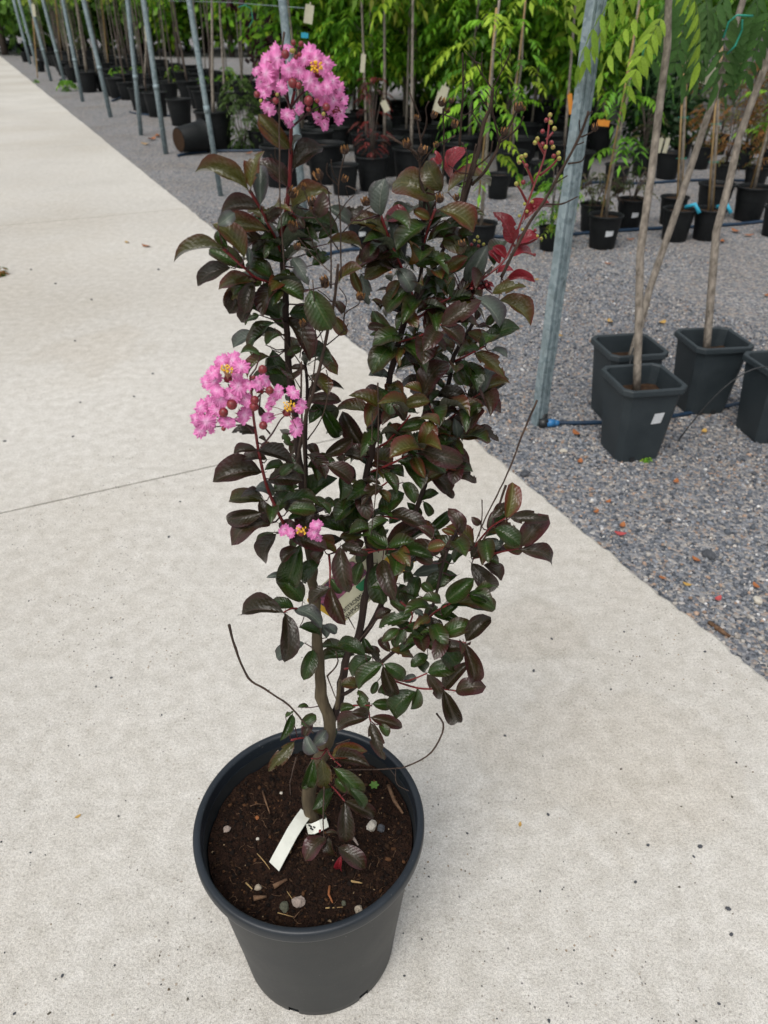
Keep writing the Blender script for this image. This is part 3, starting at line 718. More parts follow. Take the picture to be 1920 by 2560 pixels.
for reg, ps, Y0, Y1 in ((1, [(650, 1265), (735, 1400), (800, 1540), (850, 1630), (900, 1760)], .70, .75), (1, [(560, 1840), (620, 1890), (700, 1960), (830, 2000), (905, 2010)], .70, .75), (1, [(440, 1725), (520, 1800), (600, 1875)], .69, .70),
        (2, [(190, 900), (240, 1040), (310, 1200), (400, 1420), (430, 1530)], .77, .80), (2, [(560, 860), (510, 990), (480, 1100)], .79, .80), (2, [(430, 1590), (560, 1530), (660, 1460), (760, 1400), (900, 1310), (1030, 1190), (1130, 950), (1220, 700), (1290, 500), (1325, 240)], .80, .87),
        (2, [(1255, 640), (1340, 570), (1380, 520)], .865, .86), (2, [(1215, 700), (1180, 610), (1140, 540)], .865, .86), (2, [(1170, 820), (1130, 740), (1100, 700)], .86, .855), (2, [(1290, 500), (1250, 430), (1240, 395)], .868, .865), (2, [(1300, 400), (1345, 350)], .868, .87),
        (2, [(1000, 1320), (1040, 1220), (1070, 1180)], .85, .845), (2, [(1080, 1110), (1180, 1090), (1240, 1060)], .85, .84), (2, [(1060, 1170), (1140, 1150), (1220, 1170)], .85, .84),
        (4, [(275, 1060), (350, 1010), (430, 970)], .79, .76), (4, [(250, 1240), (340, 1180), (490, 1000)], .79, .75), (4, [(200, 1420), (350, 1360), (470, 1300), (580, 1250)], .79, .74), (4, [(360, 480), (440, 450), (570, 410), (720, 330)], .80, .77),
        (4, [(800, 610), (890, 570), (1040, 490)], .84, .81), (4, [(750, 960), (850, 920), (940, 880), (1010, 840)], .84, .81), (4, [(720, 1070), (790, 1020), (860, 960)], .84, .81), (4, [(680, 1270), (780, 1220), (860, 1170)], .83, .81),
        (4, [(640, 930), (660, 980), (690, 1080)], .80, .83), (4, [(820, 2010), (940, 2000), (1000, 1930), (1090, 1830), (1200, 1760)], .78, .72), (4, [(960, 2060), (1100, 2030), (1180, 2010), (1300, 1990)], .76, .72), (4, [(600, 1450), (720, 1410), (830, 1410)], .82, .79),
        (4, [(540, 290), (650, 200), (790, 130)], .81, .80), (4, [(110, 1500), (240, 1540), (330, 1490)], .79, .77), (4, [(150, 1760), (290, 1750), (400, 1770)], .79, .75), (4, [(100, 2000), (300, 1990), (430, 2000)], .78, .73),
        (5, [(560, 420), (460, 370), (390, 393)], .75, .70), (5, [(650, 60), (657, 140), (655, 250)], .74, .70), (5, [(1180, 480), (1250, 400), (1335, 350), (1460, 290)], .73, .69), (5, [(1120, 520), (1190, 535), (1310, 545), (1440, 570)], .73, .68),
        (5, [(960, 740), (1080, 790), (1215, 745)], .74, .69), (5, [(1000, 780), (1160, 830), (1290, 835), (1380, 845)], .73, .67), (5, [(840, 60), (940, 35), (1030, 30)], .76, .73), (5, [(870, 880), (880, 970), (890, 1020)], .74, .70), (5, [(740, 720), (850, 700), (960, 690)], .75, .70),
        (5, [(640, 1180), (600, 1232), (550, 1235)], .75, .70), (5, [(640, 1180), (660, 1220), (720, 1280)], .75, .70), (6, [(900, 420), (960, 450), (1010, 500), (1060, 560)], .74, .69), (5, [(430, 1130), (520, 1120), (600, 1190), (640, 1170)], .71, .755), (5, [(1060, 330), (1130, 400), (1110, 470)], .73, .72), (5, [(720, 940), (800, 930), (890, 930)], .75, .72)):
    stem('red_shoot', reg, ps, .0017, .0010, Y0, Y1, 'red_stem', 5)
# dead twigs of last year
DRY = [(2, [(480, 1100), (520, 900), (460, 680), (455, 540), (400, 470), (235, 370)], 14), (2, [(455, 540), (470, 480), (440, 280), (460, 260), (380, 80)], 9), (2, [(460, 400), (500, 290), (495, 190), (515, 145)], 8),
       (2, [(520, 900), (600, 700), (615, 400), (610, 190)], 10), (2, [(615, 230), (720, 275)], 6), (2, [(615, 420), (690, 370)], 6), (2, [(600, 250), (640, 210), (660, 150)], 6), (2, [(460, 560), (565, 440), (690, 375)], 7), (2, [(460, 560), (370, 440)], 7),
       (2, [(600, 1120), (700, 900), (780, 680), (840, 500), (880, 300), (930, 170), (940, 60)], 20), (2, [(720, 440), (735, 200), (745, 0), (740, -180)], 10), (2, [(800, 700), (900, 600), (980, 440), (990, 400), (1060, 300), (1110, 200)], 14), (2, [(990, 420), (1100, 330), (1150, 245)], 9),
       (2, [(985, 400), (950, 250), (935, 150), (940, 50)], 10), (2, [(845, 520), (870, 380), (850, 300), (800, 210)], 8), (2, [(830, 580), (920, 500), (940, 410)], 8), (2, [(700, 900), (790, 600), (830, 430)], 10), (2, [(640, 1060), (680, 1000), (770, 560), (735, 420)], 8), (2, [(520, 1000), (610, 940), (660, 960)], 6),
       (7, [(690, 850), (600, 720), (525, 590), (435, 490)], 9), (7, [(700, 850), (790, 680), (865, 520), (865, 430)], 9), (7, [(790, 660), (775, 530), (710, 480)], 6), (7, [(775, 530), (810, 460)], 5), (7, [(600, 720), (595, 620), (600, 510)], 7), (7, [(525, 590), (590, 620)], 6), (7, [(525, 590), (540, 500)], 5), (7, [(690, 1000), (700, 850)], 10),
       (7, [(420, 860), (435, 680), (440, 590)], 7), (7, [(430, 810), (500, 770)], 5), (7, [(410, 1120), (520, 1060), (580, 990)], 6), (7, [(410, 1000), (450, 915)], 5), (7, [(690, 950), (630, 870)], 6), (7, [(720, 1000), (740, 880), (770, 825)], 6), (7, [(890, 1030), (850, 940)], 5), (7, [(920, 1000), (970, 880)], 5), (7, [(640, 1020), (560, 910)], 7), (7, [(700, 1130), (660, 1050), (640, 1020), (645, 930)], 8),
       (2, [(1000, 1320), (1160, 1000), (1280, 820), (1380, 640), (1490, 440), (1540, 340), (1580, 210)], 14), (2, [(1535, 380), (1600, 350), (1625, 325)], 7), (2, [(1450, 560), (1530, 545), (1560, 510)], 7), (2, [(1300, 830), (1400, 830), (1510, 780)], 8), (2, [(1525, 350), (1520, 270)], 5), (2, [(1360, 690), (1440, 640)], 6), (2, [(1490, 440), (1550, 415)], 5), (2, [(1420, 560), (1420, 430)], 5), (2, [(1560, 260), (1605, 210)], 5),
       (1, [(1380, 1960), (1375, 1500), (1360, 1220), (1400, 1020), (1410, 960)], 12), (1, [(1300, 2042), (1300, 1600), (1280, 1280), (1230, 1220), (1205, 1160)], 12), (1, [(1040, 1640), (1150, 1780), (1300, 1920)], 8), (1, [(1390, 1600), (1520, 1460), (1620, 1390)], 8), (1, [(1360, 1740), (1260, 1590), (1150, 1440), (1080, 1240)], 9),
       (1, [(925, 0), (895, 300), (888, 700), (890, 1000), (890, 1300), (915, 1700), (925, 1900)], 13), (1, [(890, 870), (800, 800), (740, 740)], 5), (1, [(930, 1190), (860, 1010), (855, 920)], 6), (1, [(880, 1060), (820, 980)], 5), (1, [(1360, 1230), (1270, 1130), (1270, 1050)], 7), (1, [(1360, 1210), (1310, 1100), (1300, 1020)], 6), (1, [(1300, 1560), (1400, 1390), (1480, 1300)], 8), (1, [(1220, 1830), (1160, 1700), (1110, 1560)], 7), (1, [(1440, 1320), (1420, 1230), (1500, 1260)], 5),
       (3, [(930, 1500), (960, 1300), (1000, 1100), (1100, 750), (1200, 300), (1230, 100), (1250, -60)], 26), (3, [(950, 1300), (1060, 760), (1070, 400), (1050, 60)], 10), (3, [(1060, 860), (900, 620), (760, 430)], 9), (3, [(1020, 830), (1190, 690)], 7), (3, [(1010, 1290), (1120, 1120), (1175, 900), (1155, 755)], 9), (3, [(1160, 560), (1290, 450), (1320, 400)], 9), (3, [(1290, 440), (1300, 320), (1400, 250), (1415, 200)], 9), (3, [(1290, 330), (1310, 210), (1255, 120)], 7), (3, [(1275, 320), (1180, 210), (1090, 140)], 7), (3, [(960, 900), (840, 700)], 7), (3, [(950, 660), (980, 420)], 7), (3, [(1000, 1800), (985, 1400), (960, 1000), (965, 690)], 18), (3, [(1130, 540), (1090, 420)], 6),
       (5, [(75, 465), (110, 600), (185, 770), (280, 835), (420, 930), (490, 1010), (560, 1090)], 12), (5, [(1270, 975), (1310, 1060), (1240, 1200), (1100, 1280), (990, 1295), (800, 1300), (700, 1300)], 9), (5, [(1035, 1290), (1040, 1380), (1110, 1422)], 4), (5, [(1000, 1295), (1035, 1340)], 4),
       (4, [(1430, 890), (1320, 1150), (1230, 1390), (1130, 1600), (1040, 1780), (960, 1980)], 12), (4, [(1200, 1520), (1120, 1750), (1030, 1930), (960, 2040)], 15), (4, [(1022, 1630), (1020, 1780), (1000, 1900)], 8), (4, [(210, 990), (205, 1200)], 9), (4, [(250, 760), (255, 1100), (240, 1500), (200, 1900)], 10),
       (6, [(930, 470), (925, 700), (930, 790)], 9), (6, [(815, 760), (870, 815), (925, 855)], 5), (6, [(925, 855), (930, 820)], 4), (6, [(925, 855), (875, 870)], 4), (6, [(755, 285), (735, 370), (715, 445)], 9), (5, [(690, 1155), (770, 1125)], 8), (5, [(640, 760), (700, 690), (690, 620)], 9), (5, [(640, 760), (690, 890)], 7), (5, [(930, 430), (880, 490), (820, 560)], 8), (5, [(760, 420), (800, 490)], 6)]
for reg, ps, w in DRY:
    x, y = zp(reg, *ps[len(ps) // 2])
    Yc = .70 if reg in (1, 3, 5, 6) else .79
    if reg == 3: Yc = .725
    if reg == 4: Yc = .74
    if reg == 5 and len(ps) > 5: Yc = .735
    if reg == 6: Yc = .67
    r_ = w / RG[reg][2] / FPX * depth(V(x, y, Yc)) / 2
    if reg in (2, 7): r_ *= 1.35
    stem('dry_twig', reg, ps, r_ * 1.3, max(r_ * .75, .0005), Yc + .02, Yc - .02, 'dry', 5, False, knots=.16)

# ---- leaves
def leaf_mesh(name, mat, arch, fold, curl, wav, seed, bite=False, blunt=1.0):
    R_ = random.Random(seed); nx, ny = 10, 3
    vv, uvs, ff = [], [], []
    ph = R_.uniform(0, 6)
    for i in range(nx + 1):
        x = i / nx
        w = (x ** .62) * ((1 - x) ** (.58 * blunt)); w /= .445
        w = max(w, .018)
        for j in range(-ny, ny + 1):
            v = j / ny; y = .5 * w * v
            z = arch * 4 * x * (1 - x) + fold * abs(v) * w * .5 - curl * max(0, x - .6) ** 2 + wav * v * v * math.sin(x * 9 + ph + (1.3 if v > 0 else 0)) * w
            yy = y * (1 - .10 * abs(fold)) + .05 * math.sin(x * 3 + ph) * x * (1 - x)
            vv.append((x, yy, z)); uvs.append((x, v))
    m_ = 2 * ny + 1
    for i in range(nx):
        for j in range(2 * ny):
            if bite and ((i, j) in ((6, 2 * ny - 1), (7, 2 * ny - 1), (7, 2 * ny - 2), (3, 0), (8, 2 * ny - 1))): continue
            a = i * m_ + j; ff.append((a, a + m_, a + m_ + 1, a + 1))
    b0 = len(vv)       # short petiole
    for x, r_ in ((-.10, .010), (.05, .014)):
        for k in range(4): vv.append((x, r_ * math.cos(k * 1.571), r_ * math.sin(k * 1.571) * .5 - .004)); uvs.append((0, 0))
    for k in range(4): ff.append((b0 + k, b0 + (k + 1) % 4, b0 + 4 + (k + 1) % 4, b0 + 4 + k))
    me = bpy.data.meshes.new(name); me.from_pydata(vv, [], ff); me.materials.append(mat)
    ul = me.uv_layers.new(name='UVMap')
    li = np.zeros(len(me.loops), dtype=np.int32); me.loops.foreach_get('vertex_index', li)
    ul.data.foreach_set('uv', np.array(uvs, dtype=np.float32)[li].ravel())
    me.polygons.foreach_set('use_smooth', [True] * len(me.polygons)); me.update(); return me
SH = [(.13, .30, .2, .03), (.19, .24, .4, .05), (.10, .45, .7, .03), (.23, .18, .8, .05), (.15, .55, .5, .05), (.09, .22, 1.1, .07), (.17, .38, .3, .04)]
LM = {}
for kd in 'gporsy':
    for i, (a, f, c_, w) in enumerate(SH):
        LM[kd, i] = leaf_mesh('leaf_' + kd, M[kd], a, f, c_, w, i * 7 + ord(kd), bite=(i == 5), blunt=1 + .25 * ((i % 3) - 1))
LEAVES = {
1: """640 1260 250 1110 150 o;660 1240 730 960 150 o;735 1380 735 1080 130 s;950 1230 720 1060 160 p;1000 1090 1215 930 150 p;970 930 745 680 120 o;985 950 1050 830 50 s;735 1400 435 1425 150 p;790 1580 450 1555 130 o;400 1540 520 1450 100 s;610 1800 380 1550 150 o;430 1730 65 1795 110 o;620 1890 350 1745 130 g;500 1880 250 2005 130 p;950 1820 670 1760 150 g;880 1640 680 1740 100 p;870 1470 640 1420 80 o;780 1510 905 1420 90 p;960 1420 1020 1520 80 r;1000 1440 1270 1290 140 o;1180 1480 1240 1300 100 p;1370 1500 1540 1400 110 p;1480 1530 1659 1540 90 o;1270 1690 1530 1720 90 o;990 1800 1110 1990 130 s;830 1960 640 1850 120 g;650 1860 640 1725 60 s;700 1990 420 2040 110 o;900 1990 960 1900 100 g;1090 1560 1040 1480 90 p;1100 1770 1250 1760 130 g;1200 1650 1340 1590 90 g;1500 1890 1659 1800 110 o;1360 2000 1530 1890 120 o;1540 1830 1659 1700 150 p;1280 1400 1440 1520 110 s;1080 1680 1000 1600 90 g;480 1720 400 1590 80 g;1150 1860 1290 1790 110 g;1100 1640 1210 1560 100 o;1040 2020 960 1930 80 g""",
2: """190 910 215 680 120 s;230 1050 0 960 90 o;290 1140 250 960 90 s;400 950 225 920 100 r;560 800 290 690 160 o;600 740 500 560 130 o;640 750 905 700 110 o;660 660 740 465 110 r;640 570 690 470 80 r;590 560 560 480 60 r;600 560 520 540 40 r;590 870 800 1000 200 o;520 930 420 880 90 o;490 1100 320 1010 140 g;420 1230 645 1180 150 g;370 1240 390 1090 80 y;280 1150 60 1190 120 p;290 1170 70 1250 60 o;285 1230 100 1310 100 o;310 1260 400 1400 130 s;380 1400 240 1540 120 g;330 1340 250 1470 90 o;770 1370 890 1130 140 s;690 1290 850 1130 110 g;1080 1090 980 900 140 r;1100 1100 1240 1050 80 r;1060 1180 1200 1160 90 r;1030 1190 950 1120 80 r;990 1230 920 1150 60 r;1150 940 1325 850 60 r;970 1290 1070 1270 60 r;1030 1340 1210 1345 50 r;940 1430 1140 1370 90 o;980 1480 1185 1620 120 o;830 1460 980 1640 130 s;600 1640 840 1480 150 p;900 1760 1105 1660 110 g;440 1690 310 1570 110 g;275 1750 145 1560 80 g;230 1660 115 1650 50 p;240 1766 180 1700 90 p;590 1640 730 1750 90 p;770 1690 880 1740 80 o;500 1560 540 1680 90 p;440 1470 490 1530 70 p;60 1300 110 1490 100 s;0 1260 60 1420 70 o;130 1470 190 1530 60 o;620 1280 760 1190 110 o;500 1300 660 1420 120 g;560 1450 480 1380 90 g;690 1320 640 1440 50 o;700 1560 770 1680 100 g;850 1520 830 1600 80 p;560 1000 700 1080 100 g;600 1090 760 1110 110 o;540 1180 440 1130 90 g;700 1240 600 1300 90 g;820 1400 760 1500 80 p;480 980 600 900 90 o;900 1640 960 1560 90 g;860 1400 945 1375 36 r;850 1395 905 1345 30 r;800 1395 825 1330 34 r;850 1400 930 1405 30 r""",
3: """560 30 375 245 110 o;560 60 420 300 80 p;590 75 530 300 110 p;640 170 510 370 90 p;800 110 640 200 110 g;800 340 540 230 130 g;840 200 800 300 110 g;770 390 585 615 170 g;820 360 1020 650 160 p;640 330 530 390 110 g;870 320 1110 360 150 g;1030 140 1180 420 200 g;1220 220 1280 310 80 p;1210 340 1300 470 90 o;620 480 450 570 90 s;720 650 555 790 80 o;650 640 505 620 60 g;740 600 880 910 180 g;850 640 960 590 60 g;880 740 990 740 50 p;1000 960 1270 885 90 p;1010 990 1250 990 80 p;1040 1000 1160 1220 150 g;1120 1040 1250 1255 110 g;1090 620 1010 640 80 g;610 1230 445 1220 100 p;620 1370 455 1390 70 p;630 1370 880 1450 130 p;660 1540 310 1595 200 p;700 1440 520 1440 80 p;710 1600 950 1600 120 p;680 1760 430 1745 60 o;660 1850 395 1900 150 p;730 1920 650 1770 110 p;730 1930 445 2060 150 p;790 1930 925 1995 100 p;860 1830 1060 1830 120 g;960 1760 1200 1590 200 g;750 2000 660 2150 120 g;770 2010 680 2212 170 p;890 2040 1140 2120 100 p;1040 1440 1090 1590 100 g;1140 1410 1340 1290 110 p;1160 1480 1340 1600 120 p;1090 1420 1020 1330 100 p;1260 1560 1270 1740 130 g;1310 1990 1340 1770 120 g;1270 2100 1460 2160 110 p;1330 2010 1500 1970 100 g;1300 2000 1110 1940 100 g;1280 2050 1040 2160 110 p;820 1240 890 1330 100 g;880 1400 960 1300 90 p;690 1300 640 1270 70 p;760 1850 860 1700 110 g;1430 1620 1470 1740 90 s;1300 1400 1240 1440 80 p;860 1000 940 1060 70 p;800 1560 900 1480 110 g;760 1720 620 1650 90 s;840 1740 760 1640 110 g;930 1560 860 1400 100 g;1160 1800 1060 1750 90 g;1180 1860 1110 1780 80 g;960 2000 900 2120 100 g;1100 1900 1010 1830 90 p;820 480 700 500 90 o;690 560 790 480 80 g;640 1030 690 1120 60 p""",
4: """370 520 250 650 100 p;390 500 555 640 130 p;280 710 190 570 80 s;340 720 195 705 60 s;290 820 160 850 80 p;590 860 740 620 150 p;610 790 530 620 100 g;590 800 435 770 80 p;580 840 460 790 70 o;690 860 890 890 120 p;810 590 885 700 80 p;890 590 910 770 120 g;970 540 1180 690 130 o;1090 520 1200 570 110 s;940 870 1010 690 90 p;1030 840 1100 650 90 s;1000 850 1215 765 70 o;940 890 1150 970 110 p;920 1000 1000 920 80 g;850 950 1020 930 80 o;930 1110 1020 960 100 p;780 1040 930 1060 90 p;960 1110 1140 1170 90 p;860 1170 1070 1180 100 o;840 1170 820 1040 100 s;770 1200 780 1060 90 g;680 1040 580 1010 90 p;690 1000 640 930 80 s;440 940 620 900 90 o;410 980 350 850 90 p;480 1280 580 1090 120 g;580 1240 640 1060 140 o;340 1190 500 1160 70 o;400 1110 600 1060 90 g;320 1170 340 1060 90 g;580 1260 855 1340 140 p;690 1240 920 1340 110 p;400 1340 590 1480 150 g;200 1365 360 1390 70 p;300 1430 390 1560 100 g;720 1410 985 1480 110 p;620 1390 780 1560 120 p;440 1500 520 1640 110 g;270 1740 430 1590 120 g;340 1740 600 1850 110 p;720 1530 810 1610 70 p;570 1630 690 1580 70 g;590 1640 640 1740 60 g;620 1860 780 1720 90 g;880 1870 790 1710 90 p;890 1960 950 1850 90 p;1100 1760 1230 1640 90 p;1200 1770 1245 1520 110 o;1230 1760 1500 1765 80 p;1310 1970 1490 1760 140 p;1120 1840 1290 1950 120 g;1300 2000 1540 2074 90 p;1060 2020 1180 1920 90 s;1180 1960 1310 2010 100 o;940 2050 1050 1950 110 p;750 1990 850 1960 90 p;130 1480 190 1620 90 s;70 1860 210 1820 70 p;310 1970 540 1830 130 p;150 1940 0 1985 110 p;390 1900 520 1980 90 o;430 2000 640 2050 100 g;250 2010 160 1960 80 p;620 1990 740 1960 130 o;170 1290 0 1000 90 p;170 1090 240 890 60 o;170 1120 240 1080 70 s;130 1300 50 1230 80 p;0 1290 130 1330 100 p;700 980 790 900 80 g;450 1040 370 930 90 p;520 1340 640 1300 90 g;250 1560 330 1640 90 o;560 1760 480 1660 90 g;230 1880 320 1780 90 g;660 1900 560 1830 90 p;1010 1810 950 1760 70 p;820 1880 730 1850 80 o;120 1700 180 1580 70 g;640 700 560 680 80 g;880 780 830 680 70 g;640 1310 720 1390 90 g""",
5: """490 0 420 210 130 g;600 100 500 210 120 g;500 330 360 200 130 g;390 395 160 400 125 p;400 400 400 660 110 p;450 380 600 470 130 s;450 370 320 350 60 g;395 185 300 190 40 s;510 570 360 650 80 s;560 610 510 770 90 g;480 480 600 520 100 g;655 250 530 345 90 p;660 250 735 450 90 p;720 20 760 260 110 p;660 200 720 280 100 g;840 100 800 230 90 g;930 110 960 330 100 g;960 90 1020 300 100 p;980 60 1040 170 130 g;1090 130 1100 215 80 g;1060 230 1100 330 100 g;1130 330 1160 195 80 g;1130 180 1310 140 60 s;1390 180 1230 260 90 g;1330 330 1470 210 110 g;1470 110 1600 260 100 p;1450 290 1560 320 90 g;1340 350 1550 380 90 g;1250 400 1400 440 60 g;1130 400 945 470 90 g;1100 380 1010 330 60 g;1010 380 925 420 60 p;1140 380 1200 420 60 s;1100 470 1200 540 90 g;1050 490 965 555 60 g;1080 480 1040 590 90 g;1240 420 1270 550 70 p;1300 540 1470 470 90 g;1440 560 1570 430 90 p;1430 570 1490 780 70 p;1260 560 1380 700 130 g;1430 600 1320 600 60 p;1220 740 1385 710 100 g;1320 830 1450 690 80 p;1380 850 1535 820 90 p;1310 840 1390 1030 80 p;1215 750 1310 890 90 p;1150 850 1020 975 120 g;1160 830 1130 950 70 g;1080 790 1150 770 80 s;960 690 820 820 110 g;960 700 1030 870 80 p;970 690 1080 770 80 g;900 650 785 750 110 g;860 640 710 570 80 g;800 640 595 675 70 g;860 590 950 680 80 p;1000 610 1140 650 60 o;830 820 720 810 80 o;880 960 820 850 100 g;900 920 1005 920 80 g;880 1000 710 1050 80 p;890 1000 1065 1050 80 p;890 1030 965 1230 80 p;940 1040 990 1100 60 g;800 940 720 960 90 g;880 980 790 970 70 p;490 1040 570 990 90 g;440 980 380 1120 60 g;510 1110 545 1030 70 p;560 1160 630 1080 80 s;450 1140 310 1300 80 o;520 1100 570 1200 100 s;610 1180 690 1080 90 g;670 1220 850 1190 100 o;680 1240 865 1270 90 p;560 1240 520 1390 80 g;610 1240 640 1410 110 o;680 1290 830 1450 90 g;1220 640 1130 700 80 g;1170 300 1060 270 80 g;1250 280 1190 230 80 g;1290 250 1340 170 80 g;620 470 690 510 50 s;640 540 610 470 60 s;850 540 900 620 70 g;1310 420 1390 350 70 g;1210 470 1130 560 80 g;1060 620 1160 560 70 g;1140 660 1210 720 90 g;930 790 900 860 70 g;990 780 960 860 60 g;400 995 440 965 30 g;470 940 530 935 30 g;1120 160 1060 70 90 g;1370 110 1440 30 80 g;1250 110 1160 60 70 p;880 30 820 110 90 g;620 30 570 100 90 p;1540 120 1640 200 80 p""",
6: """960 450 870 600 70 g;990 500 940 650 80 g;1060 560 1245 650 80 p;1060 570 1070 800 80 p;940 790 820 915 110 p;960 790 990 900 90 p;1020 850 1180 970 110 p;1040 900 1030 985 50 r;1090 480 1180 590 60 g;940 760 1010 760 30 p;900 760 910 740 30 r;830 420 800 480 60 g;1000 420 1110 500 80 g"""}
pet = MB(); R2 = random.Random(11); leaf_n = 0; RECS = []
SX = np.array([(s_[0], s_[1]) for s_ in STEMS])
for reg, txt in LEAVES.items():
    for ln in txt.split(';'):
        bx, by, tx, ty, w, kd = ln.split()
        bx, by = zp(reg, float(bx), float(by)); tx, ty = zp(reg, float(tx), float(ty)); w = float(w) / RG[reg][2]
        d2 = ((SX - np.array([bx, by])) ** 2).sum(1); j = int(d2.argmin()); sp_ = STEMS[j][2]
        dpx = math.sqrt(d2[j])
        Yb = sp_.y + R2.uniform(-.05, .03) * min(1, dpx / 60)
        if reg == 6 and by > 2050: Yb = .665
        B = V(bx, by, Yb)
        ln_m = math.hypot(tx - bx, ty - by) * depth(B) / FPX
        el = math.atan2(CAM_H - B.z, B.y)
        dn = (ty - by) / max(1, math.hypot(tx - bx, ty - by))
        Yt = Yb - dn * math.sin(el) * ln_m * .75 + R2.uniform(-.35, .35) * ln_m
        T = V(tx, ty, Yt)
        if reg == 6 and by > 2050:
            B.z = max(B.z, soil_z(B.x, B.y) + .008); T.z = max(T.z, soil_z(T.x, T.y) + .006)
        X = T - B; L_ = X.length
        if L_ > ln_m * 1.3: X *= ln_m * 1.3 / L_; L_ = X.length
        X *= 1.09; L_ = X.length; x = X.normalized(); tc_ = (CAM - (B + T) / 2).normalized()
        n_ = Vector((0, 0, 1)) * R2.uniform(.35, .9) + tc_ * R2.uniform(.35, .9) + Vector((R2.uniform(-.6, .6), R2.uniform(-.5, .2), R2.uniform(-.3, .3)))
        n_ = (n_ - x * n_.dot(x)).normalized(); W = n_.cross(x)
        fac = max(.45, (W - tc_ * W.dot(tc_)).length)
        wt = min(max(w * depth(B) / FPX / fac * 1.06, .42 * L_), .62 * L_)
        Mx = Matrix((( x.x * L_, W.x * wt, n_.x * L_, B.x), (x.y * L_, W.y * wt, n_.y * L_, B.y), (x.z * L_, W.z * wt, n_.z * L_, B.z), (0, 0, 0, 1)))
        RECS.append((ln_m * wt, LM[kd, R2.randrange(len(SH))], Mx))
        leaf_n += 1
        if dpx > 4 and (B - sp_).length < .12:
            mid_ = (B + sp_) / 2 + Vector((0, 0, -.003))
            pet.tube([sp_, mid_, B], [.0009, .0008, .0006], 4)
for i in range(720):                    # smaller leaves further inside, close to the stems
    x_, y_, p3 = STEMS[R2.randrange(len(STEMS))]
    if not (540 < y_ < 1640) or (y_ > 1380 and x_ < 850) or x_ < (655 if y_ < 700 else 640) or x_ > 1230: continue
    if i % 3 == 0 and y_ > 950: continue
    if 770 < x_ < 960 and 1380 < y_ < 1620: continue
    a = R2.uniform(0, 6.283); L_ = R2.uniform(.024, .046); x = Vector((math.cos(a), math.sin(a), R2.uniform(-.5, .7))).normalized()
    B = p3 + x * R2.uniform(.002, .012); n_ = Vector((R2.uniform(-.4, .4), R2.uniform(-.7, .1), 1)); n_ = (n_ - x * n_.dot(x)).normalized(); W = n_.cross(x); wt = L_ * R2.uniform(.48, .6)
    RECS.append((L_ * wt * .3, LM['ggpgo'[R2.randrange(5)], R2.randrange(len(SH))], Matrix(((x.x * L_, W.x * wt, n_.x * L_, B.x), (x.y * L_, W.y * wt, n_.y * L_, B.y), (x.z * L_, W.z * wt, n_.z * L_, B.z), (0, 0, 0, 1)))))
RECS.sort(key=lambda q: -q[0])
for a_, me, Mx in RECS[:298]: child('leaf', me, Mx)
def join_leaves(recs, name):            # the smallest leaves, past the limit of single parts, as one mesh
    mats = []; vv, uvs, mi, lt, lv = [], [], [], [], []; b0 = 0
    for a_, me, Mx in recs:
        if me.materials[0] not in mats: mats.append(me.materials[0])
        k = mats.index(me.materials[0])
        vv += [Mx @ v.co for v in me.vertices]; uvs += [tuple(d.uv) for d in me.uv_layers[0].data]
        for p in me.polygons: mi.append(k); lv.append(tuple(i + b0 for i in p.vertices))
        b0 += len(me.vertices)
    nm = bpy.data.meshes.new(name); nm.from_pydata(vv, [], lv)
    for m_ in mats: nm.materials.append(m_)
    nm.polygons.foreach_set('material_index', mi); nm.polygons.foreach_set('use_smooth', [True] * len(lv))
    nm.uv_layers.new(name='UVMap').data.foreach_set('uv', np.array(uvs, dtype=np.float32).ravel()); nm.update(); return nm
if len(RECS) > 298:
    o = child('small_leaves', join_leaves(RECS[298:], 'small_leaves')); o['kind'] = 'stuff'
o = child('petioles', pet.mesh('petioles', M['dark_red_stem'])); o['kind'] = 'stuff'

# ---- flowers
def petal_mesh(seed):
    R_ = random.Random(seed); nr_, ns = 6, 64; vv, uvs, ff = [(0, 0, 0)], [(0, 0)], []
    f1, p1, p2, p3 = R_.randint(6, 8), R_.uniform(0, 6), R_.uniform(0, 6), R_.uniform(0, 6)
    f2 = R_.randint(14, 20)
    for i in range(1, nr_ + 1):
        t = i / nr_
        for k in range(ns):
            a = 2 * math.pi * k / ns
            rr = t * (1 + .09 * t * math.sin(f1 * a + p1) + .08 * t ** 2 * math.sin((f1 + 5) * a + p3) + .07 * t ** 3 * math.sin((f2 + 4) * a + p2) + .16 * math.sin(2 * a + p3) * t)
            z = .30 * t ** 1.6 * math.sin(f1 * .75 * a + p2 + 1.5 * t) * .6 + .27 * t ** 2 * math.sin(f2 * a + p3 + t) - .22 * t * t + .12 * math.sin(3 * a + p1) * t
            vv.append((rr * math.cos(a), rr * math.sin(a), z)); uvs.append((t, k / ns))
    for k in range(ns): ff.append((0, 1 + k, 1 + (k + 1) % ns))
    for i in range(nr_ - 1):
        for k in range(ns):
            a, b_ = 1 + i * ns + k, 1 + i * ns + (k + 1) % ns; ff.append((a, a + ns, b_ + ns, b_))
    me = bpy.data.meshes.new('petal'); me.from_pydata(vv, [], ff); me.materials.append(M['petal'])
    ul = me.uv_layers.new(name='UVMap'); li = np.zeros(len(me.loops), dtype=np.int32); me.loops.foreach_get('vertex_index', li)
    ul.data.foreach_set('uv', np.array(uvs, dtype=np.float32)[li].ravel())
    me.polygons.foreach_set('use_smooth', [True] * len(me.polygons)); me.update(); return me
PM = [petal_mesh(i) for i in range(6)]
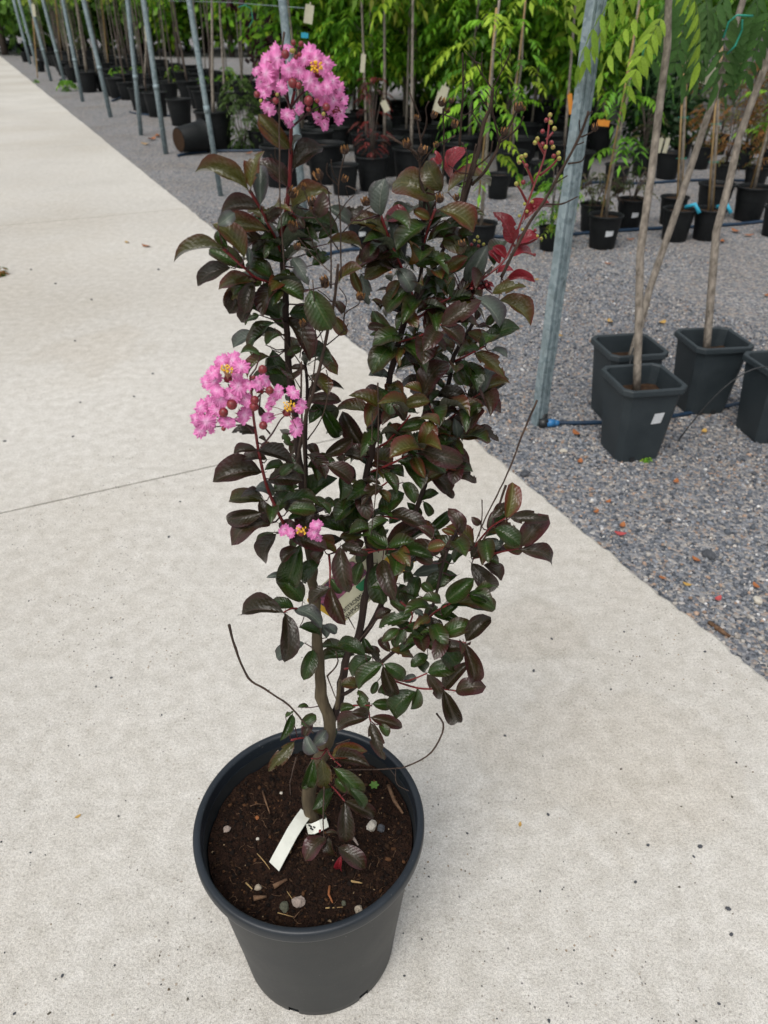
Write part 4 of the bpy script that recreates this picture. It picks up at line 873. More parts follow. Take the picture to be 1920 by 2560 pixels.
def to_mat(c, n_, s, roll=0.0):
    n_ = n_.normalized(); a = n_.orthogonal().normalized(); b_ = n_.cross(a)
    a2 = a * math.cos(roll) + b_ * math.sin(roll); b2 = n_.cross(a2)
    return Matrix(((a2.x * s, b2.x * s, n_.x * s, c.x), (a2.y * s, b2.y * s, n_.y * s, c.y), (a2.z * s, b2.z * s, n_.z * s, c.z), (0, 0, 0, 1)))
def cluster(reg, centre, Y, petals, fcentres, stam, rad):
    C3 = V(*zp(reg, *centre), Y)
    flowers = []
    for (a, b) in fcentres:
        x, y = zp(reg, a, b); c = V(x, y, Y - .004)
        mb = MB(); mb.ball((0, 0, 0), .0042, sq=(1, 1, .9), nz=.06, sub=2)
        for k in range(6):
            d = Vector((math.cos(k * 1.047), math.sin(k * 1.047), .5)); mb.add([d * .003, d * .0075 + Vector((0, 0, .001)), Vector((math.cos(k * 1.047 + .5), math.sin(k * 1.047 + .5), .5)) * .0035], [(0, 1, 2)])
        o = child('flower', mb.mesh('calyx', M['bud_red'])); tcv = (CAM - c).normalized()
        o.matrix_basis = to_mat(c, tcv + Vector((U(-.4, .4), 0, U(0, .6))), 1.0)
        flowers.append((x, y, c, o))
    for (a, b, r_) in petals:
        x, y = zp(reg, a, b); rp_ = r_ / RG[reg][2]
        off = ((x - zp(reg, *centre)[0]) / (rad / RG[reg][2]), (y - zp(reg, *centre)[1]) / (rad / RG[reg][2]))
        bul = math.sqrt(max(0, 1 - min(1, off[0] ** 2 + off[1] ** 2)))
        p = V(x, y, Y - .020 * bul + U(-.007, .007))
        f = min(flowers, key=lambda q: (q[0] - x) ** 2 + (q[1] - y) ** 2)
        s = rp_ * depth(p) / FPX * 1.04
        n_ = (p - C3).normalized() * .5 + (CAM - p).normalized() * .9 + Vector((U(-.4, .4), U(-.3, .3), U(-.1, .5)))
        me = PM[rng.randrange(6)]
        o = bpy.data.objects.new('petal', me); col.objects.link(o); o.parent = f[3]
        Mw = to_mat(p, n_, s, U(0, 6.28)); o.matrix_basis = f[3].matrix_basis.inverted() @ Mw
        mb = MB(); q0 = f[3].matrix_basis.inverted() @ p; mb.tube([Vector((0, 0, .002)), q0 * .5 + Vector((0, 0, .003)), q0], [.0005, .0004, .0004], 4)
        oc = bpy.data.objects.new('petal_claw', mb.mesh('petal_claw', M['bud_red'])); col.objects.link(oc); oc.parent = f[3]
    for (a, b, h) in stam:
        x, y = zp(reg, a, b); p = V(x, y, Y - .026)
        f = min(flowers, key=lambda q: (q[0] - x) ** 2 + (q[1] - y) ** 2); inv = f[3].matrix_basis.inverted()
        b3 = V(x, y + h * .45 / RG[reg][2], Y - .012); mb = MB()
        for k in range(26):
            e = p + Vector((U(-1, 1), U(-.6, .6), U(-.6, .9))) * .0052; m_ = (b3 + e) / 2 + Vector((U(-1, 1), U(-1, 1), 0)) * .0012
            mb.tube([inv @ b3, inv @ m_, inv @ e], .00022, 3, 0); mb.ball(inv @ e, .00095, 1, nz=.2, sub=1, seed=k)
        oc = bpy.data.objects.new('stamens', mb.mesh('stamens', [M['stamen'], M['stamen_tip']])); col.objects.link(oc); oc.parent = f[3]
UPP = [(850, 140, 48), (950, 130, 40), (780, 230, 62), (870, 210, 62), (1130, 170, 70), (1090, 215, 55), (1180, 210, 55), (1260, 250, 62), (1230, 290, 45), (705, 310, 34), (780, 330, 72), (850, 290, 62), (960, 300, 62), (1040, 310, 62), (940, 330, 50), (740, 400, 50), (880, 400, 72), (800, 430, 55), (760, 485, 45), (910, 440, 45), (1130, 390, 62), (1180, 440, 62), (800, 615, 52), (770, 590, 40), (950, 660, 52), (1050, 610, 40), (960, 715, 42), (1310, 390, 62), (1360, 450, 55), (1250, 490, 72), (1320, 540, 72), (1390, 530, 48), (1290, 600, 52), (1380, 640, 66), (1360, 690, 42), (1230, 710, 52), (1190, 680, 36), (1250, 745, 36), (1200, 500, 50), (1270, 430, 50), (1000, 260, 45)]
cluster(1, (1050, 420), .73, UPP, [(880, 260), (800, 360), (1190, 330), (1000, 330), (1290, 480), (1330, 620), (880, 460), (1230, 690), (800, 600), (980, 660), (1150, 440)], [(1195, 285, 110)], 400)
LOP = [(430, 680, 70), (350, 675, 52), (500, 725, 60), (275, 770, 52), (230, 850, 52), (290, 835, 60), (310, 910, 52), (480, 880, 70), (640, 850, 55), (690, 835, 45), (340, 970, 68), (430, 950, 60), (530, 970, 60), (260, 1030, 68), (190, 1040, 52), (150, 1130, 52), (230, 1150, 70), (190, 1220, 55), (265, 1190, 42), (530, 1100, 62), (400, 1160, 50), (360, 1150, 40), (310, 1065, 50), (555, 860, 40), (470, 790, 40), (300, 760, 40), (790, 920, 45), (750, 975, 46), (720, 1030, 36), (900, 925, 50), (970, 1030, 52), (940, 1050, 36), (710, 1120, 48), (925, 1200, 58), (950, 1160, 40)]
cluster(3, (420, 950), .655, LOP, [(400, 820), (470, 960), (300, 1000), (230, 1130), (850, 1080), (640, 900), (500, 1090), (290, 860)], [(395, 755, 150), (870, 1035, 110)], 420)
cluster(3, (960, 1990), .70, [(830, 1980, 42), (880, 2005, 36), (1080, 1940, 44), (1060, 2000, 48), (1090, 2040, 34), (940, 1970, 26)], [(960, 2005)], [(965, 1990, 50)], 160)
def bud_mesh(mat):
    mb = MB(); bm = bmesh.new(); bmesh.ops.create_uvsphere(bm, u_segments=18, v_segments=9, radius=1)
    vv = []
    for v in bm.verts:
        a = math.atan2(v.co.y, v.co.x); k = 1 + .06 * abs(math.cos(3 * a)) * (1 - abs(v.co.z)) + (.12 if v.co.z > .95 else 0)
        vv.append(Vector((v.co.x * k, v.co.y * k, v.co.z * (1.12 if v.co.z > 0 else 1))))
    mb.add(vv, [tuple(v.index for v in f.verts) for f in bm.faces]); bm.free(); return mb.mesh('bud', M[mat])
BR, BG = bud_mesh('bud_red'), bud_mesh('bud_green')
def bud(reg, a, b, r_, Y, green=False):
    p = V(*zp(reg, a, b), Y); s = r_ / RG[reg][2] * depth(p) / FPX
    o = child('bud', BG if green else BR); o.matrix_basis = to_mat(p, Vector((U(-.7, .7), U(-.5, .2), 1)), s, U(0, 6))
for (a, b, r_) in [(1120, 550, 36), (995, 410, 36), (935, 180, 32), (710, 500, 25), (860, 550, 25), (1265, 600, 30), (1120, 615, 20), (1190, 550, 18), (1060, 95, 20), (1000, 85, 20), (1000, 150, 20), (1040, 430, 26), (1020, 200, 18), (1050, 180, 18)]: bud(1, a, b, r_, .700)
for (a, b, r_) in [(740, 550, 14), (1240, 655, 15), (1000, 150, 16), (870, 500, 14), (985, 150, 17)]: bud(1, a, b, r_, .698, True)
for (a, b, r_) in [(665, 750, 34), (720, 910, 31), (605, 985, 33), (600, 1035, 35), (365, 1080, 36), (430, 1020, 40), (670, 1180, 32), (595, 810, 16), (365, 1205, 18), (960, 2000, 28)]: bud(3, a, b, r_, .632 if a != 960 else .685)
GB = [(1325, 235), (1300, 270), (1330, 285), (1355, 325), (1275, 345), (1240, 395), (1225, 420), (1335, 420), (1295, 450), (1345, 450), (1275, 430), (1380, 490), (1385, 525), (1350, 510), (1135, 515), (1120, 550), (1165, 575), (1160, 505), (1100, 695), (1145, 685), (1205, 815), (1155, 830), (1220, 850), (1120, 910), (1170, 880), (1225, 1005), (1265, 1060), (1240, 1045), (1220, 1170), (840, 1050), (820, 1075), (800, 1100), (850, 1080), (880, 1100), (845, 1110), (1140, 1000), (1045, 1075)]
for i, (a, b) in enumerate(GB): bud(2, a, b, 11 if b > 800 else 15, .845, i % 3 != 1)
for (a, b) in ((850, 1395), (800, 1395), (900, 1370)): bud(2, a, b, 10, .80)
def capsule_mesh(seed):
    R_ = random.Random(seed); mb = MB()
    mb.ball((0, 0, -.15), .62, 0, sq=(1, 1, 1.0), sub=1)
    for k in range(6):
        a = k * 1.047 + R_.uniform(-.1, .1); op = R_.uniform(.55, .85); d = Vector((math.cos(a), math.sin(a), 0)); t = Vector((-math.sin(a), math.cos(a), 0))
        pts_ = []
        for z, r_, w in ((-.55, .25, .10), (-.1, .72, .36), (.45, .85 * op + .12, .30), (1.05, .95 * op, .05)):
            pts_ += [d * r_ + t * w + Vector((0, 0, z)), d * (r_ + .14) + Vector((0, 0, z)), d * r_ - t * w + Vector((0, 0, z)), d * (r_ - .10) + Vector((0, 0, z + .02))]
        ff = []
        for i in range(3):
            for j in range(4):
                p_, q_ = i * 4 + j, i * 4 + (j + 1) % 4; ff.append((p_, p_ + 4, q_ + 4, q_))
        mb.add(pts_, [f for n, f in enumerate(ff) if n % 4 in (0, 1)], 0); mb.add(pts_, [f for n, f in enumerate(ff) if n % 4 in (2, 3)], 1)
    return mb.mesh('seed_capsule', [M['cap_out'], M['cap_in']], False)
CM = [capsule_mesh(i) for i in range(4)]
CAPS = [(1, 1205, 1150, 50), (1, 1410, 950, 40), (1, 1405, 1180, 34), (1, 1080, 1240, 32), (1, 1150, 1360, 45), (1, 1580, 1360, 42), (1, 1000, 1570, 45), (1, 980, 1540, 34), (1, 1160, 1420, 34), (1, 1250, 1985, 40), (1, 1030, 1720, 34), (1, 990, 1290, 50),
        (2, 600, 155, 34), (2, 665, 145, 22), (2, 640, 210, 20), (2, 685, 305, 30), (2, 545, 240, 28), (2, 430, 255, 20), (2, 370, 435, 36), (2, 470, 480, 40), (2, 565, 440, 24), (2, 1115, 190, 36), (2, 1145, 195, 20), (2, 1020, 355, 32), (2, 585, 800, 36), (2, 700, 790, 26), (2, 740, 1100, 30), (2, 55, 1455, 34), (2, 95, 820, 34), (2, 1625, 325, 30), (3, 1145, 95, 42), (3, 1415, 195, 38), (3, 980, 400, 38)]
for i, (reg, a, b, r_) in enumerate(CAPS):
    Yc = .70 if reg in (1, 3) else .77
    p = V(*zp(reg, a, b), Yc); s = r_ / RG[reg][2] * depth(p) / FPX * 1.0
    o = child('seed_capsule', CM[i % 4]); o.matrix_basis = to_mat(p, Vector((U(-.6, .6), U(-.7, .1), 1)), s, U(0, 6))

# printed plant label hanging behind the stems
c0 = V(855, 1562, .80); ca = V(762, 1501, .80) - c0; cb = (V(948, 1386, .80) - c0)
ax_ = ca.normalized(); nb = ax_.cross(cb).normalized(); bx_ = nb.cross(ax_).normalized()
if nb.dot(CAM - c0) < 0: nb = -nb
cw, chh = ca.length, cb.length * 1.15
lab = empty('plant_label', c0, 0, 'printed yellow and cream plant label hanging behind the stems', 'label')
def lp(a, b, h=0.0): return ax_ * a + bx_ * b + nb * h          # local to the label's corner
def card(name, a0, a1, b0, b1, h, mat, rad=0.0, th=.0006):
    pts_ = []
    for (ca_, cb_, st) in ((a0 + rad, b0 + rad, 180), (a1 - rad, b0 + rad, 270), (a1 - rad, b1 - rad, 0), (a0 + rad, b1 - rad, 90)):
        for k in range(6):
            an = math.radians(st + 18 * k); pts_.append((ca_ + rad * math.cos(an), cb_ + rad * math.sin(an)))
    n = len(pts_); mb = MB()
    mb.add([lp(a, b, h) for a, b in pts_] + [lp(a, b, h - th) for a, b in pts_], [tuple(range(n)), tuple(range(n, 2 * n))[::-1]] + [(i, (i + 1) % n, n + (i + 1) % n, n + i) for i in range(n)])
    return mb.build(name, M[mat], lab, smooth=False)
card('card', 0, cw, 0, chh, 0, 'card', cw * .22)
card('yellow_band', .0006, cw - .0006, .0006, .013, .0007, 'yellow', .006)
card('yellow_band', .0006, cw * .5, chh * .80, chh - .0006, .0007, 'yellow', .004)
card('picture', cw * .52, cw - .002, .0105, chh * .62, .0014, 'pink_print', .006)
card('green_print', cw * .30, cw * .48, chh * .42, chh * .58, .0021, 'green_print', .003)
for txt, off, b0, size in (('LAGERSTROEMIA', .0128, .002, .0086), ('RHAPSODY PINK', .0036, .010, .0090)):
    cu = bpy.data.curves.new('lettering', 'FONT'); cu.body = txt; cu.size = size; cu.extrude = .0001
    to = bpy.data.objects.new('lettering', cu); col.objects.link(to)
    bpy.context.view_layer.update()
    me = bpy.data.meshes.new_from_object(to.evaluated_get(bpy.context.evaluated_depsgraph_get()))
    bpy.data.objects.remove(to); me.materials.clear(); me.materials.append(M['ink'])
    o = link_mesh('lettering', me, lab)
    org = lp(off, b0, .0012)
    R_ = Matrix((bx_, ax_, bx_.cross(ax_))).transposed().to_4x4()
    if bx_.cross(ax_).dot(nb) < 0: R_ = Matrix((bx_, ax_, nb)).transposed().to_4x4()
    o.matrix_basis = Matrix.Translation(org) @ R_

# ------------------------------------------------------------------ galvanised poles of the tunnel frames
def pole_round(x0, y0, xt, yt, wpx, label, height=2.7):
    b = G(x0, y0, GZ); t = V(xt, yt, b.y); d = (t - b); d /= d.z
    r_ = wpx * depth(b + d * .5) / FPX / 2
    o = empty('steel_pole', b, 0, label, 'pole', 'round steel poles along the path')
    mb = MB(); mb.tube([d * -.05, d * .9, d * 1.8, d * height], r_, 12); mb.build('pole', M['galv'], o)
    mb = MB(); mb.tube([d * .74, d * .80], r_ * 1.18, 12); mb.build('sleeve', M['galv'], o)
PLAB = 'round galvanised steel pole rising from the gravel beside the concrete path'
for a in ((552, 490, 473, 0, 13), (415, 385, 359, 0, 13), (353, 338, 319, 0, 11), (277, 293, 209, 0, 11), (207, 254, 157, 0, 9), (163, 212, 107, 0, 8), (128, 203, 74, 0, 8), (96, 180, 47, 0, 7), (76, 160, 34, 0, 7), (42, 130, 19, 0, 6), (34, 128, 12, 0, 6), (18, 122, 0, 40, 6)):
    pole_round(*a, PLAB)
pole_round(770, 625, 706, 0, 19, 'thick round galvanised steel pole standing behind the pink flower head')
# the near pole: a folded, ribbed channel
b = G(1352, 1062, GZ); t = V(1500, 0, b.y); d = t - b; d /= d.z
chan = empty('channel_pole', b, 0, 'near galvanised steel channel pole with ribbed face and bolt holes', 'pole')
pf = [(-.027, .032), (-.027, 0), (-.024, -.004), (-.017, -.004), (-.015, .000), (-.010, .000), (-.008, -.005), (-.003, -.006), (.003, -.006), (.008, -.005), (.010, .000), (.015, .000), (.017, -.004), (.024, -.004), (.027, 0), (.027, .032)]
th_ = .0022
inn = [(x * .92, y + (th_ if y < .01 else 0)) for x, y in pf]
ring = pf + inn[::-1]
rz = Matrix.Rotation(math.radians(32), 3, 'Z'); mb = MB(); vv = []; ff = []; n = len(ring); H_ = [-.05] + [.05 * i for i in range(0, 55)]
for z in H_:
    for (x, y) in ring:
        x *= 1.12; p = rz @ Vector((x + .0015 * math.sin(z * 21), y, 0)) + d * z; vv.append(p)
for i in range(len(H_) - 1):
    for k in range(n):
        ff.append((i * n + k, i * n + (k + 1) % n, (i + 1) * n + (k + 1) % n, (i + 1) * n + k))
ff.append(tuple(range((len(H_) - 1) * n, len(H_) * n)))
mb.add(vv, ff); mb.build('channel', M['galv'], chan, smooth=False)
for k in range(7):
    z = .42 + .22 * k
    mb = MB(); p = rz @ Vector((0.0, -.0065, 0)) + d * z; q = rz @ Vector((0, -.0092, 0)) + d * z
    mb.tube([p, q], .0055, 8); mb.build('bolt', M['galv'], chan, smooth=False)

# ------------------------------------------------------------------ pots
def round_pot_meshes():
    mb = MB(); mb.lathe([(.70, 0), (.72, .01), (.90, .93), (.90, .935), (.985, .937), (1.0, .95), (1.0, .99), (.985, 1.0), (.94, 1.0), (.92, .985), (.86, .6)], 28); mb.disc(.705, .004, 28)
    body = mb.mesh('pot_body', M['pot_black'])
    mb = MB(); vv = [(0, 0, .90)]; ff = []
    for i in (1, 2, 3):
        for k in range(20):
            a = k * math.pi / 10; vv.append((.30 * i * math.cos(a), .30 * i * math.sin(a), .88 + .035 * mnoise.noise((i * 3.1 * math.cos(a), i * 3.1 * math.sin(a), 2))))
    for k in range(20): ff.append((0, 1 + k, 1 + (k + 1) % 20))
    for i in range(2):
        for k in range(20):
            a, b_ = 1 + i * 20 + k, 1 + i * 20 + (k + 1) % 20; ff.append((a, a + 20, b_ + 20, b_))
    mb.add(vv, ff); return body, mb.mesh('soil', M['soil_far'])
RB, RS = round_pot_meshes()
POTS = []
GRP = 'black round nursery pots on the gravel'
def round_pot(loc, R_, h, label='black round nursery pot standing on the gravel', sticker=None, group=GRP, soil=True):
    o = empty('nursery_pot', loc, U(0, 6.28), label, 'pot', group); o.scale = (R_, R_, h)
    link_mesh('pot_body', RB, o)
    if soil: link_mesh('soil', RS, o)
    if sticker is not None:
        az, hz, sw, sh = sticker; mb = MB()
        base = -o.rotation_euler.z
        for k in range(4):
            pass
        vv = []; ff = []
        for zi, zz in enumerate((hz - sh / 2, hz + sh / 2)):
            rr = (.70 + .20 * zz) * 1.025
            for k in range(5):
                a = base + az + (k - 2) * sw / 4; vv.append((rr * math.cos(a), rr * math.sin(a), zz + (k - 2) * .008))
        for k in range(4): ff.append((k, k + 1, k + 6, k + 5))
        mb.add(vv, ff); mb.build('sticker', M['sticker'], o)
    POTS.append((Vector(loc), R_, h)); return o
def pot_px(x, ybase, wpx, sticker=None, label='black round nursery pot standing on the gravel', ratio=.92, group=GRP):
    f0 = G(x, ybase, GZ); dd = depth(f0); R_ = wpx * dd / FPX / 2; R_ *= 1 + R_ * .8 / dd
    c = Vector((f0.x * (1 + R_ * .7 / f0.y), f0.y + R_ * .7, GZ)); h = 2 * R_ * ratio
    round_pot(c, R_, h, label, sticker, group); return c, R_, h
def lean_tree(base, tpx, mat, r0, r1, name, label, cat, group, extra=1.0, crown=None, wob=.02):
    """a thin trunk from its pot to the given pixel at the same distance and on upward"""
    t = V(tpx[0], tpx[1], base.y + (tpx[2] if len(tpx) > 2 else 0)); d = t - base
    o = empty(name, base, 0, label, cat, group); pp = []; rr = []
    for k in range(9):
        f = k / 8 * extra; pp.append(d * f + Vector((mnoise.noise((base.x * 3, f * 4, 0)), mnoise.noise((base.y * 3, f * 4, 5)), 0)) * wob * (1 if k else 0)); rr.append(r0 + (r1 - r0) * k / 8)
    mb = MB(); mb.tube(pp, rr, 8); mb.build('trunk', M[mat], o)
    return o, pp[-1]
# crowns: compound leaves (a stalk with paired leaflets), one colour to each leaf
def frond_crown(name, n, rad, zr, L0, leaflet, palette, seed, drop=.6, pairs=5, wl=.38, shell=.35):
    r = random.Random(seed); vv = []; ff = []; cc = []
    for i in range(n):
        a = r.uniform(0, 6.283); rr = rad * (shell + (1 - shell) * r.random() ** .6); z = zr[0] + (zr[1] - zr[0]) * r.random()
        env = math.sqrt(max(.12, 1 - (2 * (z - zr[0]) / (zr[1] - zr[0]) - 1) ** 2))
        p = Vector((math.cos(a) * rr * env * .75, math.sin(a) * rr * env * .75, z)); d = Vector((math.cos(a) + r.uniform(-.6, .6), math.sin(a) + r.uniform(-.6, .6), r.uniform(-.3, .5))).normalized()
        L_ = L0 * r.uniform(.6, 1.2); c = palette[r.randrange(len(palette))]; k_ = r.uniform(.7, 1.35); c = (c[0] * k_, c[1] * k_, c[2] * k_)
        for j in range(pairs + 1):
            t = (j + .5) / (pairs + .5); q = p + d * L_ * t + Vector((0, 0, -drop * L_ * t * t))
            tan = (d + Vector((0, 0, -2 * drop * t))).normalized(); sd_ = tan.cross(Vector((0, 0, 1)))
            sd_ = sd_.normalized() if sd_.length > .01 else Vector((1, 0, 0))
            for sg in ((-1, 1) if j < pairs else (0,)):
                e = (sd_ * sg * 1.0 + tan * (.55 if sg else 1.0) + Vector((0, 0, -.45 + r.uniform(-.25, .25)))).normalized(); l = leaflet * r.uniform(.75, 1.15)
                w = (e.cross(Vector((r.uniform(-.4, .4), r.uniform(-.4, .4), 1)))); w = w.normalized() * l * wl * .5 if w.length > .01 else Vector((l * .2, 0, 0))
                b0 = len(vv); up = Vector((0, 0, l * .07))
                vv += [q, q + e * l * .45 + w + up, q + e * l - Vector((0, 0, l * .12)), q + e * l * .45 - w + up]; ff += [(b0, b0 + 1, b0 + 2), (b0, b0 + 2, b0 + 3)]
                f_ = r.uniform(.85, 1.15); cc += [(c[0] * f_, c[1] * f_, c[2] * f_, 1)] * 4
    me = bpy.data.meshes.new(name); me.from_pydata(vv, [], ff); colour_attr(me, np.array(cc)); me.materials.append(M['foliage']); me.update(); return me
GREEN = [(.13, .33, .022), (.19, .42, .028), (.24, .46, .036), (.09, .24, .018), (.33, .48, .038), (.07, .19, .014)]
YELL = [(.30, .38, .045), (.22, .34, .04), (.36, .40, .05), (.15, .27, .035)]
DARK = [(.022, .065, .02), (.03, .085, .025), (.016, .05, .016), (.045, .11, .03)]
REDD = [(.035, .012, .014), (.05, .015, .018), (.025, .012, .012)]
ORNG = [(.20, .10, .025), (.12, .12, .03), (.07, .10, .03), (.26, .12, .03)]

# -- the front rows, each pot measured in the photograph: x, foot of pot, rim width, kind of plant
FR = [(476, 262, 55, 'a'), (455, 316, 64, 'n'), (543, 379, 94, 'a'), (367, 260, 43, 'a'), (314, 234, 45, 'a'), (567, 289, 53, 'a'), (611, 262, 55, 'a'), (637, 289, 43, 'n'), (645, 376, 46, 'n'), (690, 393, 53, 'n'), (531, 255, 40, 'a'), (225, 232, 48, 'a'), (262, 230, 40, 'n'), (185, 207, 36, 'a'), (160, 190, 30, 'c'), (103, 180, 26, 'c'), (127, 164, 30, 'n'), (66, 155, 22, 'c'), (24, 129, 18, 'n'), (4, 115, 18, 'n'), (273, 212, 36, 'c'),
      (929, 388, 67, 'm', 1), (931, 480, 84, 'r'), (900, 330, 50, 'm'), (1011, 321, 52, 'm'), (1033, 380, 66, 'm'), (1080, 385, 62, 'n'), (760, 362, 50, 'm'), (903, 620, 72, 'n', 1), (862, 490, 74, 'n'), (1198, 640, 80, 'm'), (1243, 500, 62, 'n'), (1273, 468, 84, 'm'), (1370, 630, 60, 'g'), (985, 665, 78, 'n'), (1352, 480, 70, 'n'), (1330, 345, 74, 'm'), (1170, 400, 60, 'm'), (800, 440, 60, 'n'), (1130, 330, 52, 'n'),
      (1502, 626, 85, 'm', 1), (1568, 574, 73, 's', 1), (1475, 582, 69, 's'), (1682, 607, 81, 'b'), (1759, 604, 78, 'b'), (1673, 565, 70, 'n'), (1772, 552, 88, 'n'), (1864, 556, 85, 'm'), (1930, 595, 74, 'n'), (1945, 515, 76, 'n'), (1535, 478, 64, 'n'), (1663, 450, 66, 'n'), (1800, 475, 62, 'o'), (1440, 405, 52, 'm'), (1880, 480, 60, 'o'), (1745, 425, 56, 'o'), (1850, 425, 56, 'o'), (1915, 440, 60, 's'), (1700, 398, 50, 's'), (1892, 385, 50, 'o'), (1790, 388, 48, 's'), (1600, 440, 56, 's')]
TOPX = {476: (430, 0), 455: (416, 0), 543: (529, 0), 367: (368, 60), 314: (284, 0), 567: (548, 0), 611: (600, 0), 531: (517, 0), 225: (189, 0), 185: (150, 0)}
crown_small = [frond_crown('crown', 70, .45, (-.25, .9), .2, .085, p_, 40 + i) for i, p_ in enumerate((GREEN, YELL, REDD))]
maple = [frond_crown('crown', 330, .72, (.42, 2.5), .26, .105, GREEN, 60 + i, wl=.44, pairs=4) for i in range(3)]
ntree = 0
STK = {929: 'pot bearing a white sticker, standing behind the dried seed heads', 903: 'pot bearing a white printed sticker, behind the upper leaves of the shrub', 1502: 'pot with a tilted white sticker holding a staked sapling', 1568: 'pot with a white sticker and a small shrub behind the staked sapling'}
for e in FR:
    x, yb, w, kd = e[:4]; stk = len(e) > 4
    if stk: c, R_, h = pot_px(x, yb, w, (-math.pi / 2 + .15, .58, .55, .30), 'black round ' + STK[x], group=None)
    else:
        lb_, gr_ = {'a': ('black round pot at the foot of a slender bare-trunked tree', 'pots of the bare-trunked trees'), 'm': ('black round pot holding a bright green leafy tree', 'pots of the green leafy trees'), 'n': ('black round pot on the gravel with nothing tall growing in it', 'black pots without trees'), 'c': ('far black round pot standing close to the path poles', 'far black pots by the path poles'), 'b': ('black round pot of a sapling tied to canes with a blue tag', 'pots of the staked saplings'),
                    'r': ('black round pot holding a dark red twiggy shrub', None), 'g': ('black round pot holding a feathery green shrub by the channel pole', None), 's': ('black round pot holding a low sparse brownish shrub beside the staked sapling', 'pots of low brownish shrubs') if yb > 500 else ('black round pot holding a brownish-green shrub near the stone wall', 'pots of shrubs near the stone wall'), 'o': ('black round pot holding an orange-tinted shrub', 'pots of the orange-tinted shrubs')}[kd]
        c, R_, h = pot_px(x, yb, w, None, lb_, group=gr_)
    sb = Vector((c.x, c.y, GZ + h * .85))
    if kd == 'a':
        tx = TOPX.get(x, (x - (960 - x) * .07, 0))
        o, top = lean_tree(sb, tx, 'trunk' if ntree % 3 else 'trunk_dark', .022, .014, 'young_tree', 'slender bare-trunked young tree in a black pot beside the path', 'tree', 'bare-trunked young trees in pots', 1.25)
        cr = link_mesh('crown', crown_small[2 if x in (476, 455) else ntree % 2], o, top + Vector((0, 0, .35))); cr['kind'] = 'stuff'; ntree += 1
    elif kd == 'm':
        o = empty('leafy_tree', sb, U(0, 6.28), 'tall bright green tree with hanging foliage in a black pot' if yb < 420 else 'short bamboo-staked green sapling in a black pot', 'tree', 'tall bright green trees in pots' if yb < 420 else 'short staked green saplings')
        s_ = 1.0 if yb < 420 else .55
        if yb < 420:
            mb = MB(); pp = [Vector((mnoise.noise((x, k * .5, 0)) * .05, mnoise.noise((x, k * .5, 7)) * .05, k * .28)) for k in range(9)]; mb.tube(pp, [.020 - .0016 * k for k in range(9)], 8)
            for k in range(5):
                a = U(0, 6.28); q = pp[3 + k]; mb.tube([q, q + Vector((math.cos(a) * .2, math.sin(a) * .2, .22)), q + Vector((math.cos(a) * .42, math.sin(a) * .42, .34))], [.007, .005, .003], 5)
            mb.build('trunk', M['trunk'], o)
            cr = link_mesh('crown', maple[ntree % 3], o, (0, 0, .2)); cr['kind'] = 'stuff'
        else:
            mb = MB(); hh = .9; pp = [Vector((mnoise.noise((x, k * .5, 0)) * .03, mnoise.noise((x, k * .5, 7)) * .03, k * .28)) for k in range(6)]; mb.tube(pp, [.014 - .0012 * k for k in range(6)], 7); mb.build('trunk', M['trunk'], o)
            mb = MB(); mb.tube([(.05, 0, 0), (.02, .0, .7), (.0, .0, 1.35)], .007, 6); mb.build('stake', M['bamboo'], o)
            me = frond_crown('crown', 34, .30, (.45, 1.7), .2, .08, GREEN, 100 + int(x)); cr = link_mesh('crown', me, o); cr['kind'] = 'stuff'
        ntree += 1
    elif kd in 'rgso':
        pal = {'r': [(.13, .02, .02), (.2, .03, .025), (.07, .03, .02)], 'g': GREEN, 's': [(.05, .07, .025), (.06, .04, .03), (.09, .10, .03)], 'o': ORNG}[kd]
        nm = {'r': 'dark red twiggy shrub in a black pot', 'g': 'small feathery green shrub in a black pot beside the channel pole', 's': 'sparse brownish-green low shrub in a black pot beside the staked sapling' if yb > 500 else 'upright brownish-green shrub in a black pot near the stone wall', 'o': 'orange-tinted autumn shrub in a black pot by the stone wall'}[kd]
        o = empty('potted_shrub', sb, U(0, 6), nm, 'shrub', {'s': 'sparse low shrubs in pots' if yb > 500 else 'brownish-green shrubs near the wall', 'o': 'orange-tinted shrubs in pots'}.get(kd))
        hh = {'r': .75, 'g': .5, 's': .28 if yb > 500 else .6, 'o': .95}[kd]; mb = MB()
        for k in range(6):
            a = U(0, 6.28); mb.tube([(0, 0, -.02), (math.cos(a) * .05, math.sin(a) * .05, hh * .5), (math.cos(a) * .13, math.sin(a) * .13, hh * .92)], [.006, .004, .002], 5)
        mb.build('stems', M['trunk_dark'], o)
        me = frond_crown('foliage', {'r': 60, 'g': 70, 's': 40, 'o': 120}[kd], .2, (.05, hh), .1, .04, pal, 140 + int(x)); cr = link_mesh('foliage', me, o); cr['kind'] = 'stuff'
    elif kd == 'b':
        o = empty('staked_sapling', sb, 0, 'bare grafted sapling tied to bamboo canes in a black pot, blue tag at its foot', 'sapling', 'staked saplings with blue tags')
        tx = (1715, 120) if x == 1682 else (1800, 150); t_ = V(tx[0], tx[1], sb.y) - sb
        mb = MB(); mb.tube([Vector((0, 0, 0)), t_ * .5 + Vector((.01, 0, 0)), t_, t_ * 1.3], [.011, .010, .008, .006], 7); mb.build('trunk', M['trunk'], o)
        for sg in (-1, 1):
            mb = MB(); q = Vector((.025 * sg, .02 * sg, 0)); mb.tube([q, t_ * .6 + q * .8, t_ * 1.08 + q * .5], .007, 6); mb.build('cane', M['bamboo'], o)
        mb = MB(); mb.tube([(.03, -.03, .05), (.08, -.08, .08), (.12, -.1, .02)], .016, 6); mb.build('tag', M['blue_tag'], o)
